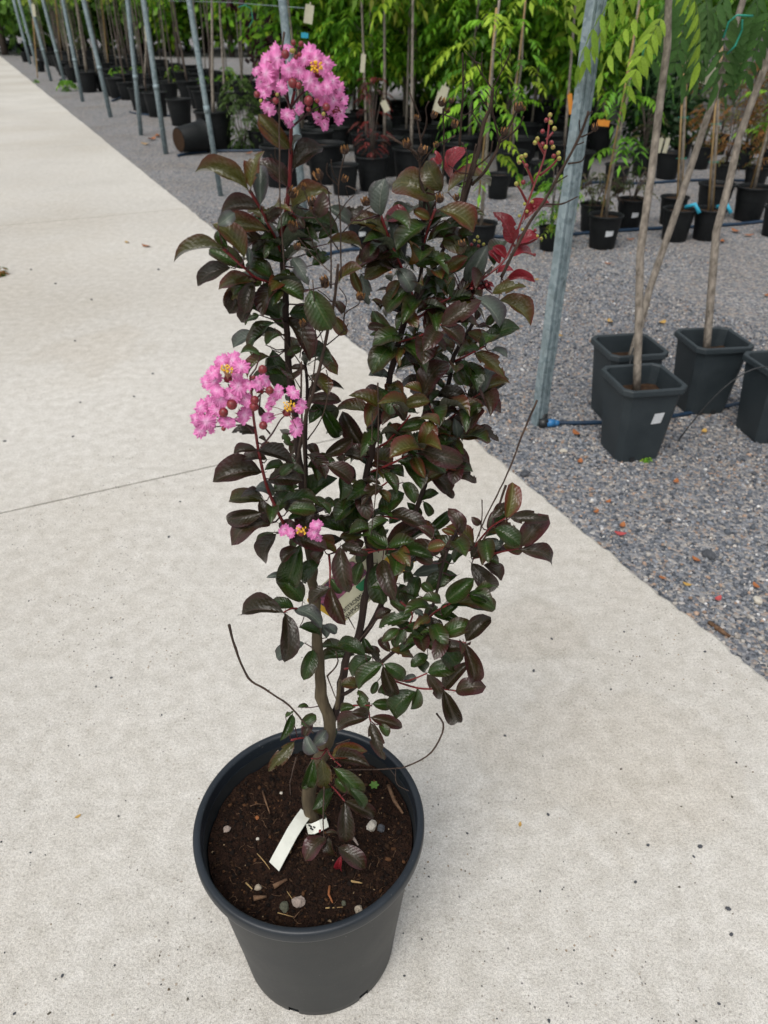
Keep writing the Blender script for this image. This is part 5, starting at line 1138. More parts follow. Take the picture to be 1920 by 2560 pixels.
        for f in (.35, .6):
            mb = MB(); p = t_ * f; mb.tube([p + Vector((.04 * math.cos(k * .9), .03 * math.sin(k * .9), .002 * k)) for k in range(8)], .002, 4); mb.build('tie', M['teal_tie'], o)
# tipped-over pot lying on its side
q = G(446, 392, GZ)
o = empty('tipped_pot', Vector((q.x + .14, q.y + .25, GZ + .19)), 0, 'empty black pot tipped over on its side on the gravel', 'pot')
ax3 = Vector((.70, .70, .04)).normalized(); o.rotation_euler = ax3.to_track_quat('Z', 'Y').to_euler(); o.scale = (.205, .205, .38)
link_mesh('pot_body', RB, o, (0, 0, -.5)); mb = MB(); mb.lathe([(.66, -.012), (.45, -.02), (.2, -.012), (.001, -.016)], 24, c=(0, 0, -.5)); mb.build('root_soil', M['soil_far'], o)

# -- deeper rows on the left: pots and thin trunks, row behind row
tr_mesh = []
for i in range(4):
    mb = MB(); mb.tube([Vector((mnoise.noise((i * 7, k, 0)) * .05, mnoise.noise((i * 7, k, 3)) * .05, k * .3)) for k in range(9)], [.017 - .001 * k for k in range(9)], 7); tr_mesh.append(mb.mesh('trunk', M['trunk' if i % 2 else 'trunk_dark']))
far_crown = [frond_crown('crown', 46, .5, (0, 1.1), .3, .13, p_, 300 + i) for i, p_ in enumerate((GREEN, YELL, YELL, GREEN))]
P0 = Vector((.68, 2.87, GZ)); PX = -PN
cnt = 0
for row in range(14):
    for k in range(90):
        t = 6.5 + k * .62 + U(-.08, .08); off = 1.1 + row * .95 + U(-.12, .12)
        p = P0 + PD * t + PX * off
        x, y = pr(p)
        if not (-30 < x < 760 and 84 < y < 300): continue
        if p.y > 40 and (k + row) % 3: continue
        if p.y < 22 and row > 2 and (k % 2): continue
        if any((p - q_[0]).length < .5 for q_ in POTS): continue
        if cnt >= 175: continue
        R_ = U(.17, .22); h = R_ * 1.8
        round_pot(Vector((p.x, p.y, GZ)), R_, h, 'black round pot crowded into the dense rows beyond the path poles', group='black pots in the dense rows'); cnt += 1
        if cnt % 9 in (0, 2, 4, 7):
            o = empty('young_tree', (p.x, p.y, GZ + h * .85), U(0, 6.28), 'thin-trunked young tree in the dense pot rows beyond the path poles', 'tree', 'thin trunks in the dense pot rows')
            o.rotation_euler = (U(-.04, .04), U(-.04, .04), U(0, 6)); s_ = U(.9, 1.1)
            link_mesh('trunk', tr_mesh[cnt % 4], o)
            cr = link_mesh('crown', far_crown[cnt % 4], o, (0, 0, 1.75 + U(0, .5))); cr['kind'] = 'stuff'
cnt2 = 0
for row in range(16):                    # and behind the green trees
    for k in range(14):
        Y = 8.6 + row * .62 + U(-.1, .1); x_ = 690 + k * 58 + U(-16, 16) + (29 if row % 2 else 0)
        p = V(x_, 400, Y); p.z = GZ
        if cnt2 >= 70 or any((p - q_[0]).length < .46 for q_ in POTS): continue
        R_ = U(.16, .22); h = R_ * 1.8; cnt2 += 1
        round_pot(Vector((p.x, p.y, GZ)), R_, h, 'black round pot in the shade beneath the green trees', group='black pots beneath the green trees')
        if cnt2 % 3 == 0:
            o = empty('young_tree', (p.x, p.y, GZ + h * .85), U(0, 6.28), 'thin pale trunk rising through the green tree crowns', 'tree', 'thin pale trunks among the green trees'); o.rotation_euler = (U(-.05, .05), U(-.05, .05), U(0, 6))
            link_mesh('trunk', tr_mesh[1 + 2 * (cnt2 % 2)], o); cr = link_mesh('crown', far_crown[cnt2 % 4], o, (0, 0, 1.2 + U(0, .5))); cr['kind'] = 'stuff'
# weeds in the left rows
for (x, y, s_) in ((300, 190, .35), (345, 175, .3), (440, 195, .4), (570, 200, .4), (520, 215, .3), (600, 215, .35)):
    p = G(x, y + 25, GZ); o = empty('weed_tuft', p, 0, 'bright green weed tuft growing among the pots', 'weed', 'weed tufts among the pots')
    mb = MB()
    for k in range(5): a = k * 1.3; mb.tube([(0, 0, 0), (math.cos(a) * .05, math.sin(a) * .05, s_ * .5), (math.cos(a) * .14, math.sin(a) * .14, s_)], [.005, .004, .002], 4)
    mb.build('stems', M['weed'], o); cr = link_mesh('foliage', frond_crown('foliage', 26, .26, (.1, s_ * 1.3), .16, .06, GREEN, 400 + x), o); cr['kind'] = 'stuff'
p = G(610, 372, GZ); o = empty('leafy_bush', p, 0, 'low leafy green bush between two black pots behind the flower head', 'bush')
mb = MB()
for k in range(7): a = k * .9; mb.tube([(0, 0, 0), (math.cos(a) * .1, math.sin(a) * .1, .3), (math.cos(a) * .2, math.sin(a) * .2, .55)], [.008, .006, .003], 5)
mb.build('stems', M['trunk_dark'], o); cr = link_mesh('foliage', frond_crown('foliage', 150, .30, (.02, .85), .13, .06, [(.07, .13, .03), (.10, .17, .04), (.05, .09, .02)], 430), o); cr['kind'] = 'stuff'
for i, (x0, y0, x1, y1) in enumerate(((159, 137, 137, 0), (274, 148, 253, 0), (94, 150, 80, 20))):
    b = G(x0, y0 + 45, GZ); t = V(x1, y1, b.y); d = (t - b)
    mb = MB(); pp = [d * (k / 10 * 1.3) for k in range(11)]; mb.tube(pp, [.016 if k % 2 else .0175 for k in range(11)], 8)
    o = mb.build('bamboo_cane', M['bamboo']); o.location = b; tag(o, 'yellow bamboo cane standing in the pot rows behind the path poles', 'cane', 'bamboo canes in the pot rows')

# ------------------------------------------------------------------ the near square pots and their trees
def square_pot(c, rz, s=.26, h=.325, label='', sticker=False, soil=True):
    o = empty('square_pot', c, rz, label, 'pot'); mb = MB()
    def octo(a, z, ch=.22):
        k = a * ch; return [Vector(p) for p in ((-a + k, -a, z), (a - k, -a, z), (a, -a + k, z), (a, a - k, z), (a - k, a, z), (-a + k, a, z), (-a, a - k, z), (-a, -a + k, z))]
    def skin(rings):
        vv = [p for r in rings for p in r]; ff = []
        for i in range(len(rings) - 1):
            for k in range(8): ff.append((i * 8 + k, i * 8 + (k + 1) % 8, (i + 1) * 8 + (k + 1) % 8, (i + 1) * 8 + k))
        return vv, ff
    a = s / 2
    vv, ff = skin([octo(a * .66, .001), octo(a * .70, .004), octo(a * .90, h - .024)]); mb.add(vv, ff)
    vv, ff = skin([octo(a * .67, .01), octo(a * .87, h - .02)]); mb.add(vv, ff); mb.add(octo(a * .66, .008), [tuple(range(8))])
    mb.build('pot_body', M['pot_square'], o, smooth=False)
    mb = MB(); vv, ff = skin([octo(a * .90, h - .0242), octo(a * .985, h - .025), octo(a, h - .021), octo(a, h - .004), octo(a * .985, h), octo(a * .90, h), octo(a * .875, h - .004), octo(a * .86, h - .03)]); mb.add(vv, ff); mb.build('pot_rim', M['pot_square'], o, smooth=False)
    mb = MB(); vv = [(0, 0, h - .075)]; ff = []
    for i in (1, 2, 3):
        for p in octo(a * .855 * i / 3, 0): vv.append((p.x, p.y, h - .08 + .012 * mnoise.noise((p.x * 40, p.y * 40, c[0] * 9))))
    for k in range(8): ff.append((0, 1 + k, 1 + (k + 1) % 8))
    for i in range(2):
        for k in range(8): ff.append((1 + i * 8 + k, 9 + i * 8 + k, 9 + i * 8 + (k + 1) % 8, 1 + i * 8 + (k + 1) % 8))
    mb.add(vv, ff); mb.build('soil', M['soil_far'], o)
    for k in range(2):
        mb = MB(); mb.box((-.03 + .06 * k, -a * .705, .012), (.018, .01, .02)); mb.build('drain_notch', M['elbow'], o, smooth=False)
    if sticker:
        mb = MB(); z0 = h * .60; vv = []
        for zz, sh_ in ((z0 - .022, -.003), (z0 + .024, .003)):
            f_ = (zz - .004) / (h - .028); y_ = -a * (.70 + .20 * f_) - .0018
            vv += [(.012 + sh_, y_, zz), (.052 + sh_, y_, zz + .003)]
        mb.add(vv, [(0, 1, 3, 2)]); mb.build('sticker', M['sticker'], o, smooth=False)
    return o
SQ = [((1.005, 2.675, GZ), .16, True, 'front slate-grey square pot with chamfered corners and a white sticker'), ((1.045, 3.02, GZ), .16, False, 'slate-grey square pot half hidden behind the stickered square pot'),
      ((1.435, 3.10, GZ), .13, False, 'slate-grey square pot holding a single leaning trunk'), ((1.63, 2.83, GZ), .16, False, 'slate-grey square pot beside the blue hose end, without sticker'), ((1.99, 3.25, GZ), .2, False, 'slate-grey square pot at the end of the square pot row')]
for c, rz, st, lb in SQ: square_pot(c, rz, label=lb, sticker=st)
def near_tree(base, pix, label, r0, r1):
    o = empty('pole_tree', base, 0, label, 'tree'); P_ = [Vector((0, 0, 0))]
    for (x, y, Y) in pix: P_.append(V(x, y, Y) - Vector(base))
    pp = []
    for i in range(len(P_) - 1):
        for k in range(5): pp.append(P_[i].lerp(P_[i + 1], k / 5) + Vector((mnoise.noise((i + k * .2, base[0] * 5, 0)), 0, 0)) * .004 * (1 if i + k else 0))
    pp.append(P_[-1]); pp.append(P_[-1] + (P_[-1] - P_[-2]).normalized() * .9); n = len(pp)
    mb = MB(); mb.tube(pp, [(r0 + (r1 - r0) * i / n) * (1 + .07 * mnoise.noise((i * .9, 3, 1))) for i in range(n)], 10); mb.build('trunk', M['trunk'], o)
    return o, Vector(base)
LF = []
def big_frond(seed, pal, L_=.26, pairs=6, lf=.075):
    r = random.Random(seed); vv, ff, cc = [], [], []
    c = pal[r.randrange(len(pal))]
    rp_ = [Vector((L_ * t, 0, .10 * L_ * t - .75 * L_ * t * t)) for t in [i / 8 for i in range(9)]]
    mb = MB(); mb.tube(rp_, [.0016 - .00012 * i for i in range(9)], 4); vv += mb.v; ff += mb.f; cc += [(c[0] * .9, c[1] * .8, c[2], 1)] * len(mb.v)
    for j in range(pairs + 1):
        t = .15 + .85 * j / pairs; i = min(7, int(t * 8)); q = rp_[i].lerp(rp_[i + 1], t * 8 - i) if t < 1 else rp_[8]; tan = (rp_[i + 1] - rp_[i]).normalized()
        for sg in ((-1, 1) if j < pairs else (0,)):
            e = (Vector((0, sg, 0)) * .85 + tan * (.5 if sg else 1) + Vector((0, 0, -.55))).normalized(); l = lf * r.uniform(.8, 1.15); w = e.cross(Vector((.5, 0, 1)) if sg else Vector((0, 1, 0)))
            w = w.normalized() * l * .17; u = w.cross(e).normalized() * l * .05; b0 = len(vv)
            for f_, ww, dz in ((0, .08, 0), (.22, .85, .5), (.5, 1, .9), (.78, .6, .4), (1, .03, -.8)):
                pc = q + e * l * f_ + Vector((0, 0, -.25 * l * f_ * f_)); vv += [tuple(pc + w * ww + u * dz), tuple(pc), tuple(pc - w * ww + u * dz)]
            for k in range(4):
                a = b0 + k * 3; ff += [(a, a + 3, a + 4, a + 1), (a + 1, a + 4, a + 5, a + 2)]
            f_ = r.uniform(.8, 1.2); cc += [(c[0] * f_, c[1] * f_, c[2] * f_, 1)] * 15
    me = bpy.data.meshes.new('leaf'); me.from_pydata([tuple(v) for v in vv], [], ff); colour_attr(me, np.array(cc)); me.materials.append(M['foliage']); me.polygons.foreach_set('use_smooth', [True] * len(me.polygons)); me.update(); return me
LIME = [(.26, .40, .04), (.20, .34, .035), (.32, .42, .06)]; MIDG = [(.05, .13, .03), (.07, .16, .04), (.09, .18, .05)]
BFL = [big_frond(i, LIME) for i in range(3)]; BFM = [big_frond(10 + i, MIDG, pairs=7, lf=.085) for i in range(3)]
def fronds(o, base, lst, meshes):
    for (x, y, Y, az, tilt, s_) in lst:
        p = V(x, y, Y) - base; f = link_mesh('leaf', meshes[rng.randrange(3)], o, p); f.rotation_euler = (U(-.3, .3), math.radians(-tilt), math.radians(az)); f.scale = (s_,) * 3
t1, b1 = near_tree((1.0, 2.70, GZ + .24), [(1600, 640, 2.74), (1633, 400, 2.78), (1668, 120, 2.80), (1672, 0, 2.80)], 'straight slender trunk growing from the stickered square pot', .0155, .0105)
t2, b2 = near_tree((1.045, 2.98, GZ + .24), [(1625, 720, 3.02), (1700, 500, 3.06), (1790, 226, 3.10), (1858, 0, 3.12)], 'leaning slender trunk growing from the half hidden square pot', .0155, .0105)
t3, b3 = near_tree((1.42, 3.10, GZ + .24), [(1790, 580, 3.15), (1822, 460, 3.18), (1848, 341, 3.2), (1914, 162, 3.22), (1950, 40, 3.22)], 'leaning trunk growing from the single trunk square pot', .0165, .012)
fronds(t1, b1, [(1652, 12, 2.76, 195, -10, .85), (1655, 60, 2.74, 205, -30, .75), (1660, 35, 2.7, 235, -25, .7), (1640, -30, 2.85, 185, -10, .9), (1600, -60, 2.8, 190, -25, .9), (1690, -60, 2.75, 330, -30, .8), (1500, -110, 3.4, 215, -50, .9), (1470, -120, 3.4, 250, -60, .9), (1450, -130, 3.5, 200, -60, .9)], BFL)
fronds(t2, b2, [(1720, -25, 2.95, 260, -45, .8), (1760, -15, 2.95, 285, -45, .8), (1745, 0, 3.0, 320, -30, .85), (1800, 0, 3.05, 240, -35, .9), (1835, -20, 3.0, 200, -25, .9), (1820, 10, 3.1, 260, -55, .8), (1700, -20, 3.1, 215, -45, .8), (1780, 30, 3.1, 290, -60, .7), (1845, 90, 3.12, 225, -55, .6), (1770, -40, 3.1, 250, -65, .9)], BFM)
fronds(t3, b3, [(1930, 10, 3.1, 240, -55, .8), (1890, -5, 3.15, 280, -50, .8), (1915, -30, 3.2, 200, -40, .9), (1900, 30, 3.2, 290, -65, .7)], BFM)
def hang_tag(x, y, Y, wpx, hpx, mat, label, rot=0.2, group=None):
    p = V(x, y, Y); k = depth(p) / FPX; mb = MB(); w, h = wpx * k / 2, hpx * k
    mb.box((0, 0, -h / 2), (2 * w, .0012, h)); mb.box((0, 0, h * .06), (w * .25, .001, h * .16))
    o = mb.build('hanging_tag', M[mat], smooth=False); o.location = p; o.rotation_euler = (0, rot, .2); tag(o, label, 'tag', group)
hang_tag(1782, 165, 3.05, 30, 42, 'cream_tag', 'cream tag hanging on the leaning trunk among dark leaflets', .3)
hang_tag(1424, 235, 5.2, 12, 46, 'orange_tag', 'orange tag hanging among the green trees beside the channel pole', -.25)
hang_tag(1510, 300, 5.0, 34, 14, 'orange_tag', 'short orange tag on the staked sapling behind the channel pole', .1)
hang_tag(1112, 215, 7.0, 26, 60, 'cream_tag', 'wide cream tag hanging below the green trees', .3)
hang_tag(957, 253, 7.4, 16, 26, 'cream_tag', 'small cream tag on a green tree behind the dried seed heads', -.5)
hang_tag(775, 12, 6.0, 22, 40, 'cream_tag', 'pale tag high on a green tree beside the thick round pole', .2)
hang_tag(762, 82, 6.2, 18, 11, 'blue_tag', 'small blue tag on a green tree above the pink flower', .1)
hang_tag(909, 135, 7.6, 12, 40, 'cream_tag', 'narrow white tag hanging between green trees', .1)
hang_tag(82, 10, 17.0, 8, 26, 'cream_tag', 'white tag tied on a far path pole', .1)
hang_tag(364, 65, 11.8, 8, 32, 'cream_tag', 'pale pink tag hanging beside a path pole', .05)
hang_tag(1655, 345, 7.2, 12, 34, 'cream_tag', 'cream label standing in a pot by the dark bush', .1, 'paired cream labels by the dark bush')
hang_tag(1671, 345, 7.2, 12, 34, 'cream_tag', 'cream label standing in a pot by the dark bush', .1, 'paired cream labels by the dark bush')
def tie(pix, Y, label):
    mb = MB(); mb.tube([V(x, y, Y + .02 * (i % 2)) for i, (x, y) in enumerate(pix)], .0035, 5); tag(mb.build('plant_tie', M['teal_tie']), label, 'tie')
tie([(1808, 95), (1822, 55), (1842, 38), (1882, 40)], 3.0, 'green plastic tie looped over the leaning trunk')
tie([(1856, 50), (1855, 75), (1838, 115), (1818, 135)], 3.02, 'green plastic tie hanging down along the leaning trunk')
tie([(1605, 143), (1612, 115), (1620, 90)], 2.68, 'green plastic tie dangling in front of lime leaflets')
tie([(595, 18), (612, 12), (628, 22), (632, 50), (622, 68)], 8.0, 'teal plastic tie hanging from the support wire')
mb = MB(); mb.tube([V(420, 2, 10.5), V(560, 5, 8.8), V(760, 20, 6.5)], .003, 4); tag(mb.build('support_wire', M['galv']), 'thin support wire strung behind the thick round pole', 'wire')

# ------------------------------------------------------------------ irrigation hoses
def hose(pix, r_, label, mat='hose'):
    pp = [G(x, y, GZ + r_) for x, y in pix]; out = []
    for i in range(len(pp) - 1):
        p0, p1, p2, p3 = pp[max(i - 1, 0)], pp[i], pp[i + 1], pp[min(i + 2, len(pp) - 1)]
        for k in range(6):
            t = k / 6; out.append(.5 * ((2 * p1) + (p2 - p0) * t + (2 * p0 - 5 * p1 + 4 * p2 - p3) * t * t + (3 * p1 - p0 - 3 * p2 + p3) * t ** 3))
    out.append(pp[-1]); mb = MB(); mb.tube(out, r_, 10); return tag(mb.build('hose', M[mat]), label, 'hose')
h = hose([(1392, 1057), (1440, 1057), (1500, 1056), (1600, 1050), (1680, 1040), (1760, 1026), (1850, 1008), (1935, 985)], .0095, 'blue irrigation hose running behind the square pots to the channel pole')
for (xa, xb, r_, nm, mt) in ((1348, 1368, .020, 'elbow', 'elbow'), (1366, 1386, .0175, 'fitting', 'fitting'), (1384, 1396, .0125, 'fitting', 'fitting')):
    mb = MB(); mb.tube([G(xa, 1058, GZ + .018), G(xb, 1057, GZ + .018)], r_, 14); mb.build(nm, M[mt], h)
mb = MB(); p = G(1354, 1058, GZ); mb.tube([p + Vector((0, 0, -.01)), p + Vector((0, 0, .05))], .022, 14); mb.build('elbow', M['elbow'], h)
hose([(1380, 590), (1434, 585), (1535, 577), (1635, 571), (1817, 562), (1892, 555), (1960, 548)], .014, 'dark blue hose running along the staked sapling pots')
hose([(445, 389), (470, 384), (517, 379), (560, 377), (657, 376), (720, 372)], .016, 'dark blue hose end beside the tipped pot')
hose([(324, 280), (345, 284), (380, 288), (420, 289), (460, 288)], .014, 'dark hose end on the gravel behind the path poles')
hose([(280, 252), (300, 245), (330, 228), (370, 220), (430, 205), (520, 200)], .02, 'thick dark hose crossing behind the slender trunks')
hose([(150, 200), (170, 190), (190, 180), (260, 172)], .02, 'dark hose with blue end beside the far path poles')
hose([(1220, 590), (1270, 592), (1330, 590), (1370, 588)], .014, 'short dark hose section behind the crimson shoot')
hose([(800, 640), (850, 628), (920, 622), (1000, 640)], .014, 'dark hose section behind the upper leaves')
hose([(1400, 470), (1500, 455), (1600, 458), (1750, 450), (1900, 452)], .014, 'dark hose along the back pots near the wall')
def drip(p0, p1, sag, label):
    mb = MB(); pp = []
    for k in range(13):
        f = k / 12; q = p0.lerp(p1, f); q.z += sag * 4 * f * (1 - f); pp.append(q)
    mb.tube(pp, .0028, 6); tag(mb.build('drip_line', M['elbow']), label, 'drip line')
drip(Vector((1.22, 2.72, GZ + .02)), Vector((1.53, 2.74, .31)), .10, 'thin black drip line arching up to the square pot by the hose')
drip(Vector((.985, 2.80, .27)), Vector((1.06, 3.0, .26)), .06, 'thin black drip line looping between the two touching square pots')

# ------------------------------------------------------------------ things lying on the ground
def fallen(x, y, px, mat, label, group=None, z=None, curl=.5):
    q = G(x, y, 0 if z is None else z); L_ = px * depth(q) / FPX; mb = MB(); vv = []; ff = []
    for i in range(6):
        f = i / 5; w = math.sin(math.pi * min(.97, f * .9 + .06)) * .28
        for j in (-1, 0, 1): vv.append(((f - .5) * L_, j * w * L_, L_ * (.05 + curl * .35 * (2 * f - 1) ** 2 + curl * .3 * abs(j) * w)))
    for i in range(5):
        for j in (0, 1): a = i * 3 + j; ff.append((a, a + 3, a + 4, a + 1))
    mb.add(vv, ff); o = mb.build('fallen_leaf', M[mat]); o.location = q; o.rotation_euler.z = U(0, 6.28); tag(o, label, 'leaf', group)
fallen(318, 607, 16, 'fallen_y', 'small yellow fallen leaf on the concrete path')
fallen(366, 617, 26, 'fallen', 'curled orange-brown fallen leaf on the concrete path')
fallen(1300, 2062, 15, 'fallen_y', 'tan dry scrap on the concrete right of the big pot')
fallen(195, 2042, 16, 'fallen_y', 'brown dry scrap on the concrete left of the big pot')
FLG = 'fallen leaves on the gravel'
for (x, y, s_, m_) in ((1550, 1336, 30, 'fallen_r'), (1556, 1315, 26, 'fallen'), (1795, 1498, 26, 'fallen_r'), (1740, 1400, 24, 'fallen'), (1717, 1462, 22, 'fallen_y'), (1655, 1445, 18, 'fallen'), (1890, 1466, 24, 'fallen'), (1440, 1085, 30, 'fallen'), (1450, 1155, 24, 'fallen'), (1660, 1050, 20, 'fallen'), (1760, 1080, 24, 'fallen_y'), (1690, 1205, 24, 'fallen'), (1490, 1280, 20, 'fallen'), (1525, 805, 24, 'fallen_y'), (1655, 808, 26, 'fallen_y'), (1400, 840, 20, 'fallen_y'), (1520, 660, 18, 'fallen'), (1600, 590, 26, 'fallen'), (1575, 600, 22, 'fallen'), (1805, 605, 22, 'fallen'), (1840, 580, 30, 'fallen'), (1870, 590, 26, 'fallen'), (975, 683, 16, 'fallen'), (380, 350, 30, 'fallen'), (365, 362, 26, 'fallen_y'), (395, 342, 26, 'fallen'), (620, 385, 24, 'fallen'), (1915, 740, 20, 'fallen'), (1340, 700, 16, 'fallen_y'), (1230, 1240, 18, 'fallen'), (1520, 1255, 20, 'fallen')):
    fallen(x, y, s_, m_, 'dry curled fallen leaf lying on the grey gravel', FLG, GZ + .006)
for i, (x, y, s_, m_, lb) in enumerate(((1772, 1392, 36, 'stone_dark', 'flat grey stone on the gravel near the path edge'), (1893, 1505, 26, 'stone_white', 'white stone on the gravel near the path edge'), (1408, 1130, 18, 'stone_white', 'white stone on the gravel in front of the channel pole'), (1311, 1189, 26, 'stone_dark', 'dark grey stone at the path edge by the dry twig'), (1885, 1186, 16, 'stone_dark', 'black lump on the gravel near the square pots'))):
    q = G(x, y, GZ); r_ = s_ * depth(q) / FPX / 2; mb = MB(); mb.ball((0, 0, r_ * .4), r_, sq=(1.1, .8, .55), nz=.15, sub=2, seed=i + 50); o = mb.build('stone', M[m_], smooth=False); o.location = q; o.rotation_euler.z = U(0, 6); tag(o, lb, 'stone')
def weed(x, y, s_, label, z, seed, n=14, pal=GREEN):
    o = empty('weed', G(x, y, z), 0, label, 'weed'); mb = MB()
    for k in range(4): a = k * 1.6; mb.tube([(0, 0, 0), (math.cos(a) * s_ * .3, math.sin(a) * s_ * .3, s_ * .4)], [s_ * .03, s_ * .015], 4)
    mb.build('stems', M['weed'], o); cr = link_mesh('foliage', frond_crown('foliage', n, s_ * .6, (.0, s_ * .8), s_ * .5, s_ * .3, pal, seed), o); cr['kind'] = 'stuff'
weed(2, 688, .075, 'small green weed with orange bits growing from the concrete', 0, 500, 30, [(.07, .14, .02), (.10, .18, .03), (.3, .13, .03)])
weed(1614, 1152, .03, 'tiny green weed on the gravel in front of the stickered pot', GZ, 501)
weed(170, 228, .3, 'green weed at the foot of a path pole', GZ, 502, 30)
weed(90, 208, .12, 'low green weed along the path edge', GZ, 503, 20)
# dead leaf litter twig by the path edge
mb = MB(); mb.tube([G(1772, 1555, GZ + .006), G(1800, 1575, GZ + .008), G(1825, 1592, GZ + .006)], [.006, .008, .004], 6); tag(mb.build('bark_piece', M['wood_chip']), 'brown bark piece lying in the gravel at the path edge', 'bark')

# ------------------------------------------------------------------ background: dark bush, stone wall, far trees
def leaf_cloud(name, n, size, lf, pal, seed):
    r = np.random.default_rng(seed); u = r.normal(size=(n, 3)); u /= np.linalg.norm(u, axis=1, keepdims=True)
    clump = r.normal(size=(max(6, n // 60), 3)); clump /= np.linalg.norm(clump, axis=1, keepdims=True); clump *= r.uniform(.55, 1.0, (len(clump), 1))
    c = clump[r.integers(0, len(clump), n)] * .78 + u * r.uniform(.05, .34, (n, 1)); c *= np.array(size)
    e = u + r.normal(size=(n, 3)) * .6 + [0, 0, -.35]; e /= np.linalg.norm(e, axis=1, keepdims=True); w = np.cross(e, r.normal(size=(n, 3))); w /= np.linalg.norm(w, axis=1, keepdims=True)
    l = lf * r.uniform(.6, 1.3, (n, 1)); v = np.stack([c, c + e * l * .5 + w * l * .3, c + e * l, c + e * l * .5 - w * l * .3], 1).reshape(-1, 3)
    f = np.arange(n * 4).reshape(n, 4); me = bpy.data.meshes.new(name); me.from_pydata(v.tolist(), [], f.tolist())
    pc = np.array(pal)[r.integers(0, len(pal), n)] * r.uniform(.65, 1.35, (n, 1)); colour_attr(me, np.concatenate([np.repeat(pc, 4, 0), np.ones((n * 4, 1))], 1)); me.materials.append(M['foliage']); me.update(); return me
p = G(1650, 408, GZ); o = empty('dark_bush', p + Vector((0, .4, 0)), 0, 'dense dark green bush behind the staked saplings', 'bush')
mb = MB()
for k in range(6): a = k * 1.05; mb.tube([(0, 0, 0), (math.cos(a) * .2, math.sin(a) * .2, .5), (math.cos(a) * .45, math.sin(a) * .45, 1.0)], [.015, .01, .005], 6)
mb.build('stems', M['trunk_dark'], o); cr = link_mesh('foliage', leaf_cloud('foliage', 2600, (.62, .6, .78), .085, DARK, 600), o, (0, 0, .72)); cr['kind'] = 'stuff'
# stone wall on the right
wl = empty('stone_wall', (6.2, 14.2, GZ), math.radians(-12), 'low grey stone block wall behind the potted shrubs', 'wall')
mb = MB(); mb.box((0, .1, .62), (7.0, .3, 1.24)); mb.build('core', M['mortar'], wl, smooth=False)
bmesh_cache = []
for i in range(5):
    mb = MB(); mb.box((0, 0, 0), (.54 + .05 * (i % 3), .12, .255)); me = mb.mesh('stone_block', M['wall'], False); bmesh_cache.append(me)
for r_ in range(5):
    for k in range(12):
        x = -3.3 + k * .6 + (.3 if r_ % 2 else 0)
        if x > 3.4: continue
        s_ = link_mesh('stone_block', bmesh_cache[(k * 3 + r_) % 5], wl, (x, -.08 + U(-.015, .015), .13 + r_ * .27)); s_.rotation_euler = (U(-.02, .02), U(-.012, .012), U(-.02, .02))
# trees beyond
far = [leaf_cloud('crown', 3000, (2.0, 2.0, 2.6), .30, pal, 700 + i) for i, pal in enumerate((GREEN, YELL, [(.09, .20, .03), (.13, .26, .035), (.06, .14, .024)], GREEN))]
mb = MB(); mb.tube([(0, 0, 0), (.03, 0, 1.0), (0, .05, 2.4), (.05, 0, 3.6)], [.12, .10, .08, .04], 8)
for k in range(5): a = k * 1.3; mb.tube([(0, 0, 1.3 + k * .3), (math.cos(a) * .7, math.sin(a) * .7, 2.1 + k * .3), (math.cos(a) * 1.3, math.sin(a) * 1.3, 2.7 + k * .3)], [.05, .035, .015], 6)
ft = mb.mesh('trunk', M['trunk_dark'])
def far_tree(x, y, s_, k):
    o = empty('far_tree', (x, y, GZ), U(0, 6.28), ['broad mid-green tree standing beyond the nursery rows', 'broad yellow-green tree standing beyond the nursery rows', 'broad dark green tree standing beyond the nursery rows', 'broad mid-green tree standing beyond the nursery rows'][k % 4], 'tree', ['mid-green far trees', 'yellow-green far trees', 'dark green far trees', 'mid-green far trees'][k % 4]); o.scale = (s_, s_, s_)
    link_mesh('trunk', ft, o); cr = link_mesh('crown', far[k % 4], o, (0, 0, 2.75)); cr['kind'] = 'stuff'
k = 0
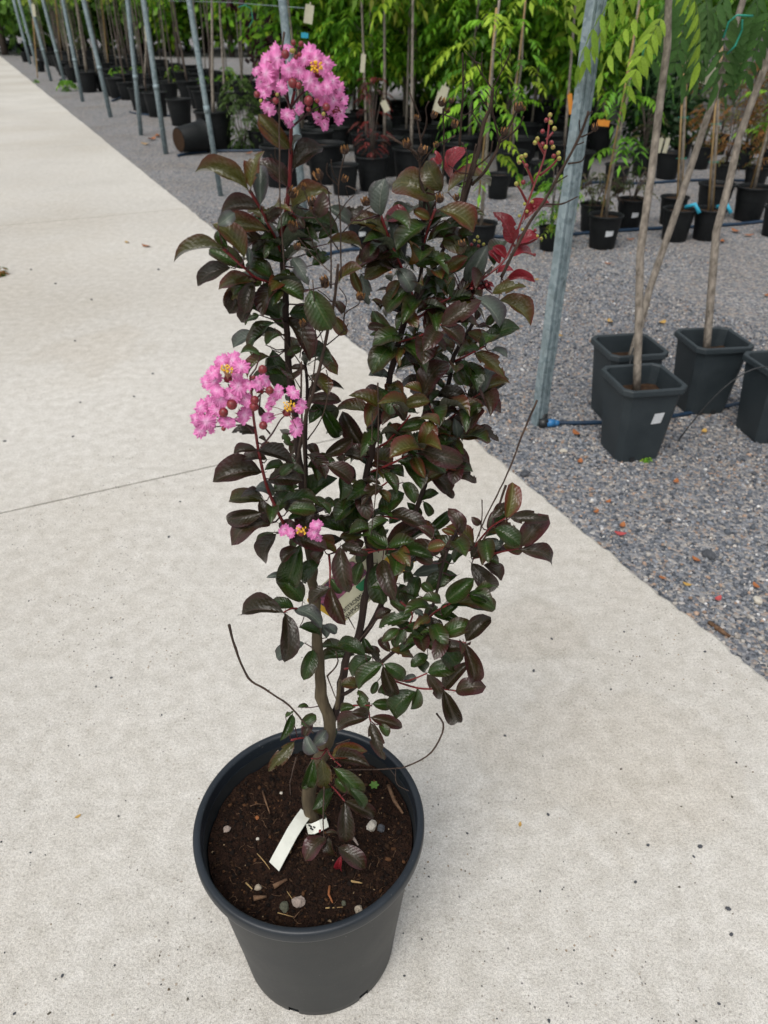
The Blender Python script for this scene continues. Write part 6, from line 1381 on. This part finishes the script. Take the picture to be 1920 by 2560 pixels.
for px_ in range(-60, 2000, 62):
    for row, (Y0, s0) in enumerate(((44, 1.25), (52, 1.6), (30, 1.0))):
        if row == 2 and px_ < 640: continue
        if row == 0 and px_ > 1500: continue
        Y = Y0 + U(-3, 3); q = V(px_ + row * 31 + U(-15, 15), 50, Y); far_tree(q.x, Y, s0 * U(.85, 1.15), k); k += 1
# leafy trees of the next bed, filling the gap between the potted trees and the far trees
mid = [leaf_cloud('crown', 2200, (.95, .95, 1.25), .13, pal, 800 + i) for i, pal in enumerate((GREEN, [(.09, .22, .025), (.13, .29, .032), (.07, .17, .022)], REDD, GREEN))]
mb = MB(); mb.tube([(0, 0, 0), (.02, 0, .6), (0, .03, 1.4), (.03, 0, 2.2)], [.035, .03, .025, .012], 7); mt_ = mb.mesh('trunk', M['trunk'])
for i, (x, Y, kd, zc) in enumerate(((720, 13, 2, 1.75), (800, 12, 0, 1.6), (880, 14, 2, 1.5), (960, 12.5, 0, 1.6), (1040, 14, 1, 1.55), (1120, 12, 3, 1.6), (1210, 13.5, 0, 1.55), (1290, 12, 1, 1.6), (1370, 13.5, 3, 1.6), (1450, 12.5, 0, 1.7), (1540, 14, 1, 1.7), (1620, 15, 0, 1.8), (1480, 10.5, 3, 1.75), (660, 16, 0, 2.0), (760, 17, 1, 1.7), (900, 18, 0, 1.7), (1060, 18, 3, 1.7), (1240, 18, 1, 1.7), (1400, 18, 0, 1.7), (1560, 18, 1, 1.7), (1720, 18.5, 0, 2.1), (1880, 18, 1, 2.1))):
    q = V(x, 50, Y); o = empty('bed_tree', (q.x, Y, GZ), U(0, 6.28), ['light green bushy tree in the bed behind the potted trees', 'deep green bushy tree in the bed behind the potted trees', 'dark red leafed young tree among the green trees', 'light green bushy tree in the bed behind the potted trees'][kd], 'tree', ['light green bushy trees in the back bed', 'deep green bushy trees in the back bed', 'dark red young trees in the back bed', 'light green bushy trees in the back bed'][kd])
    link_mesh('trunk', mt_, o); cr = link_mesh('crown', mid[kd], o, (0, 0, zc)); cr['kind'] = 'stuff'
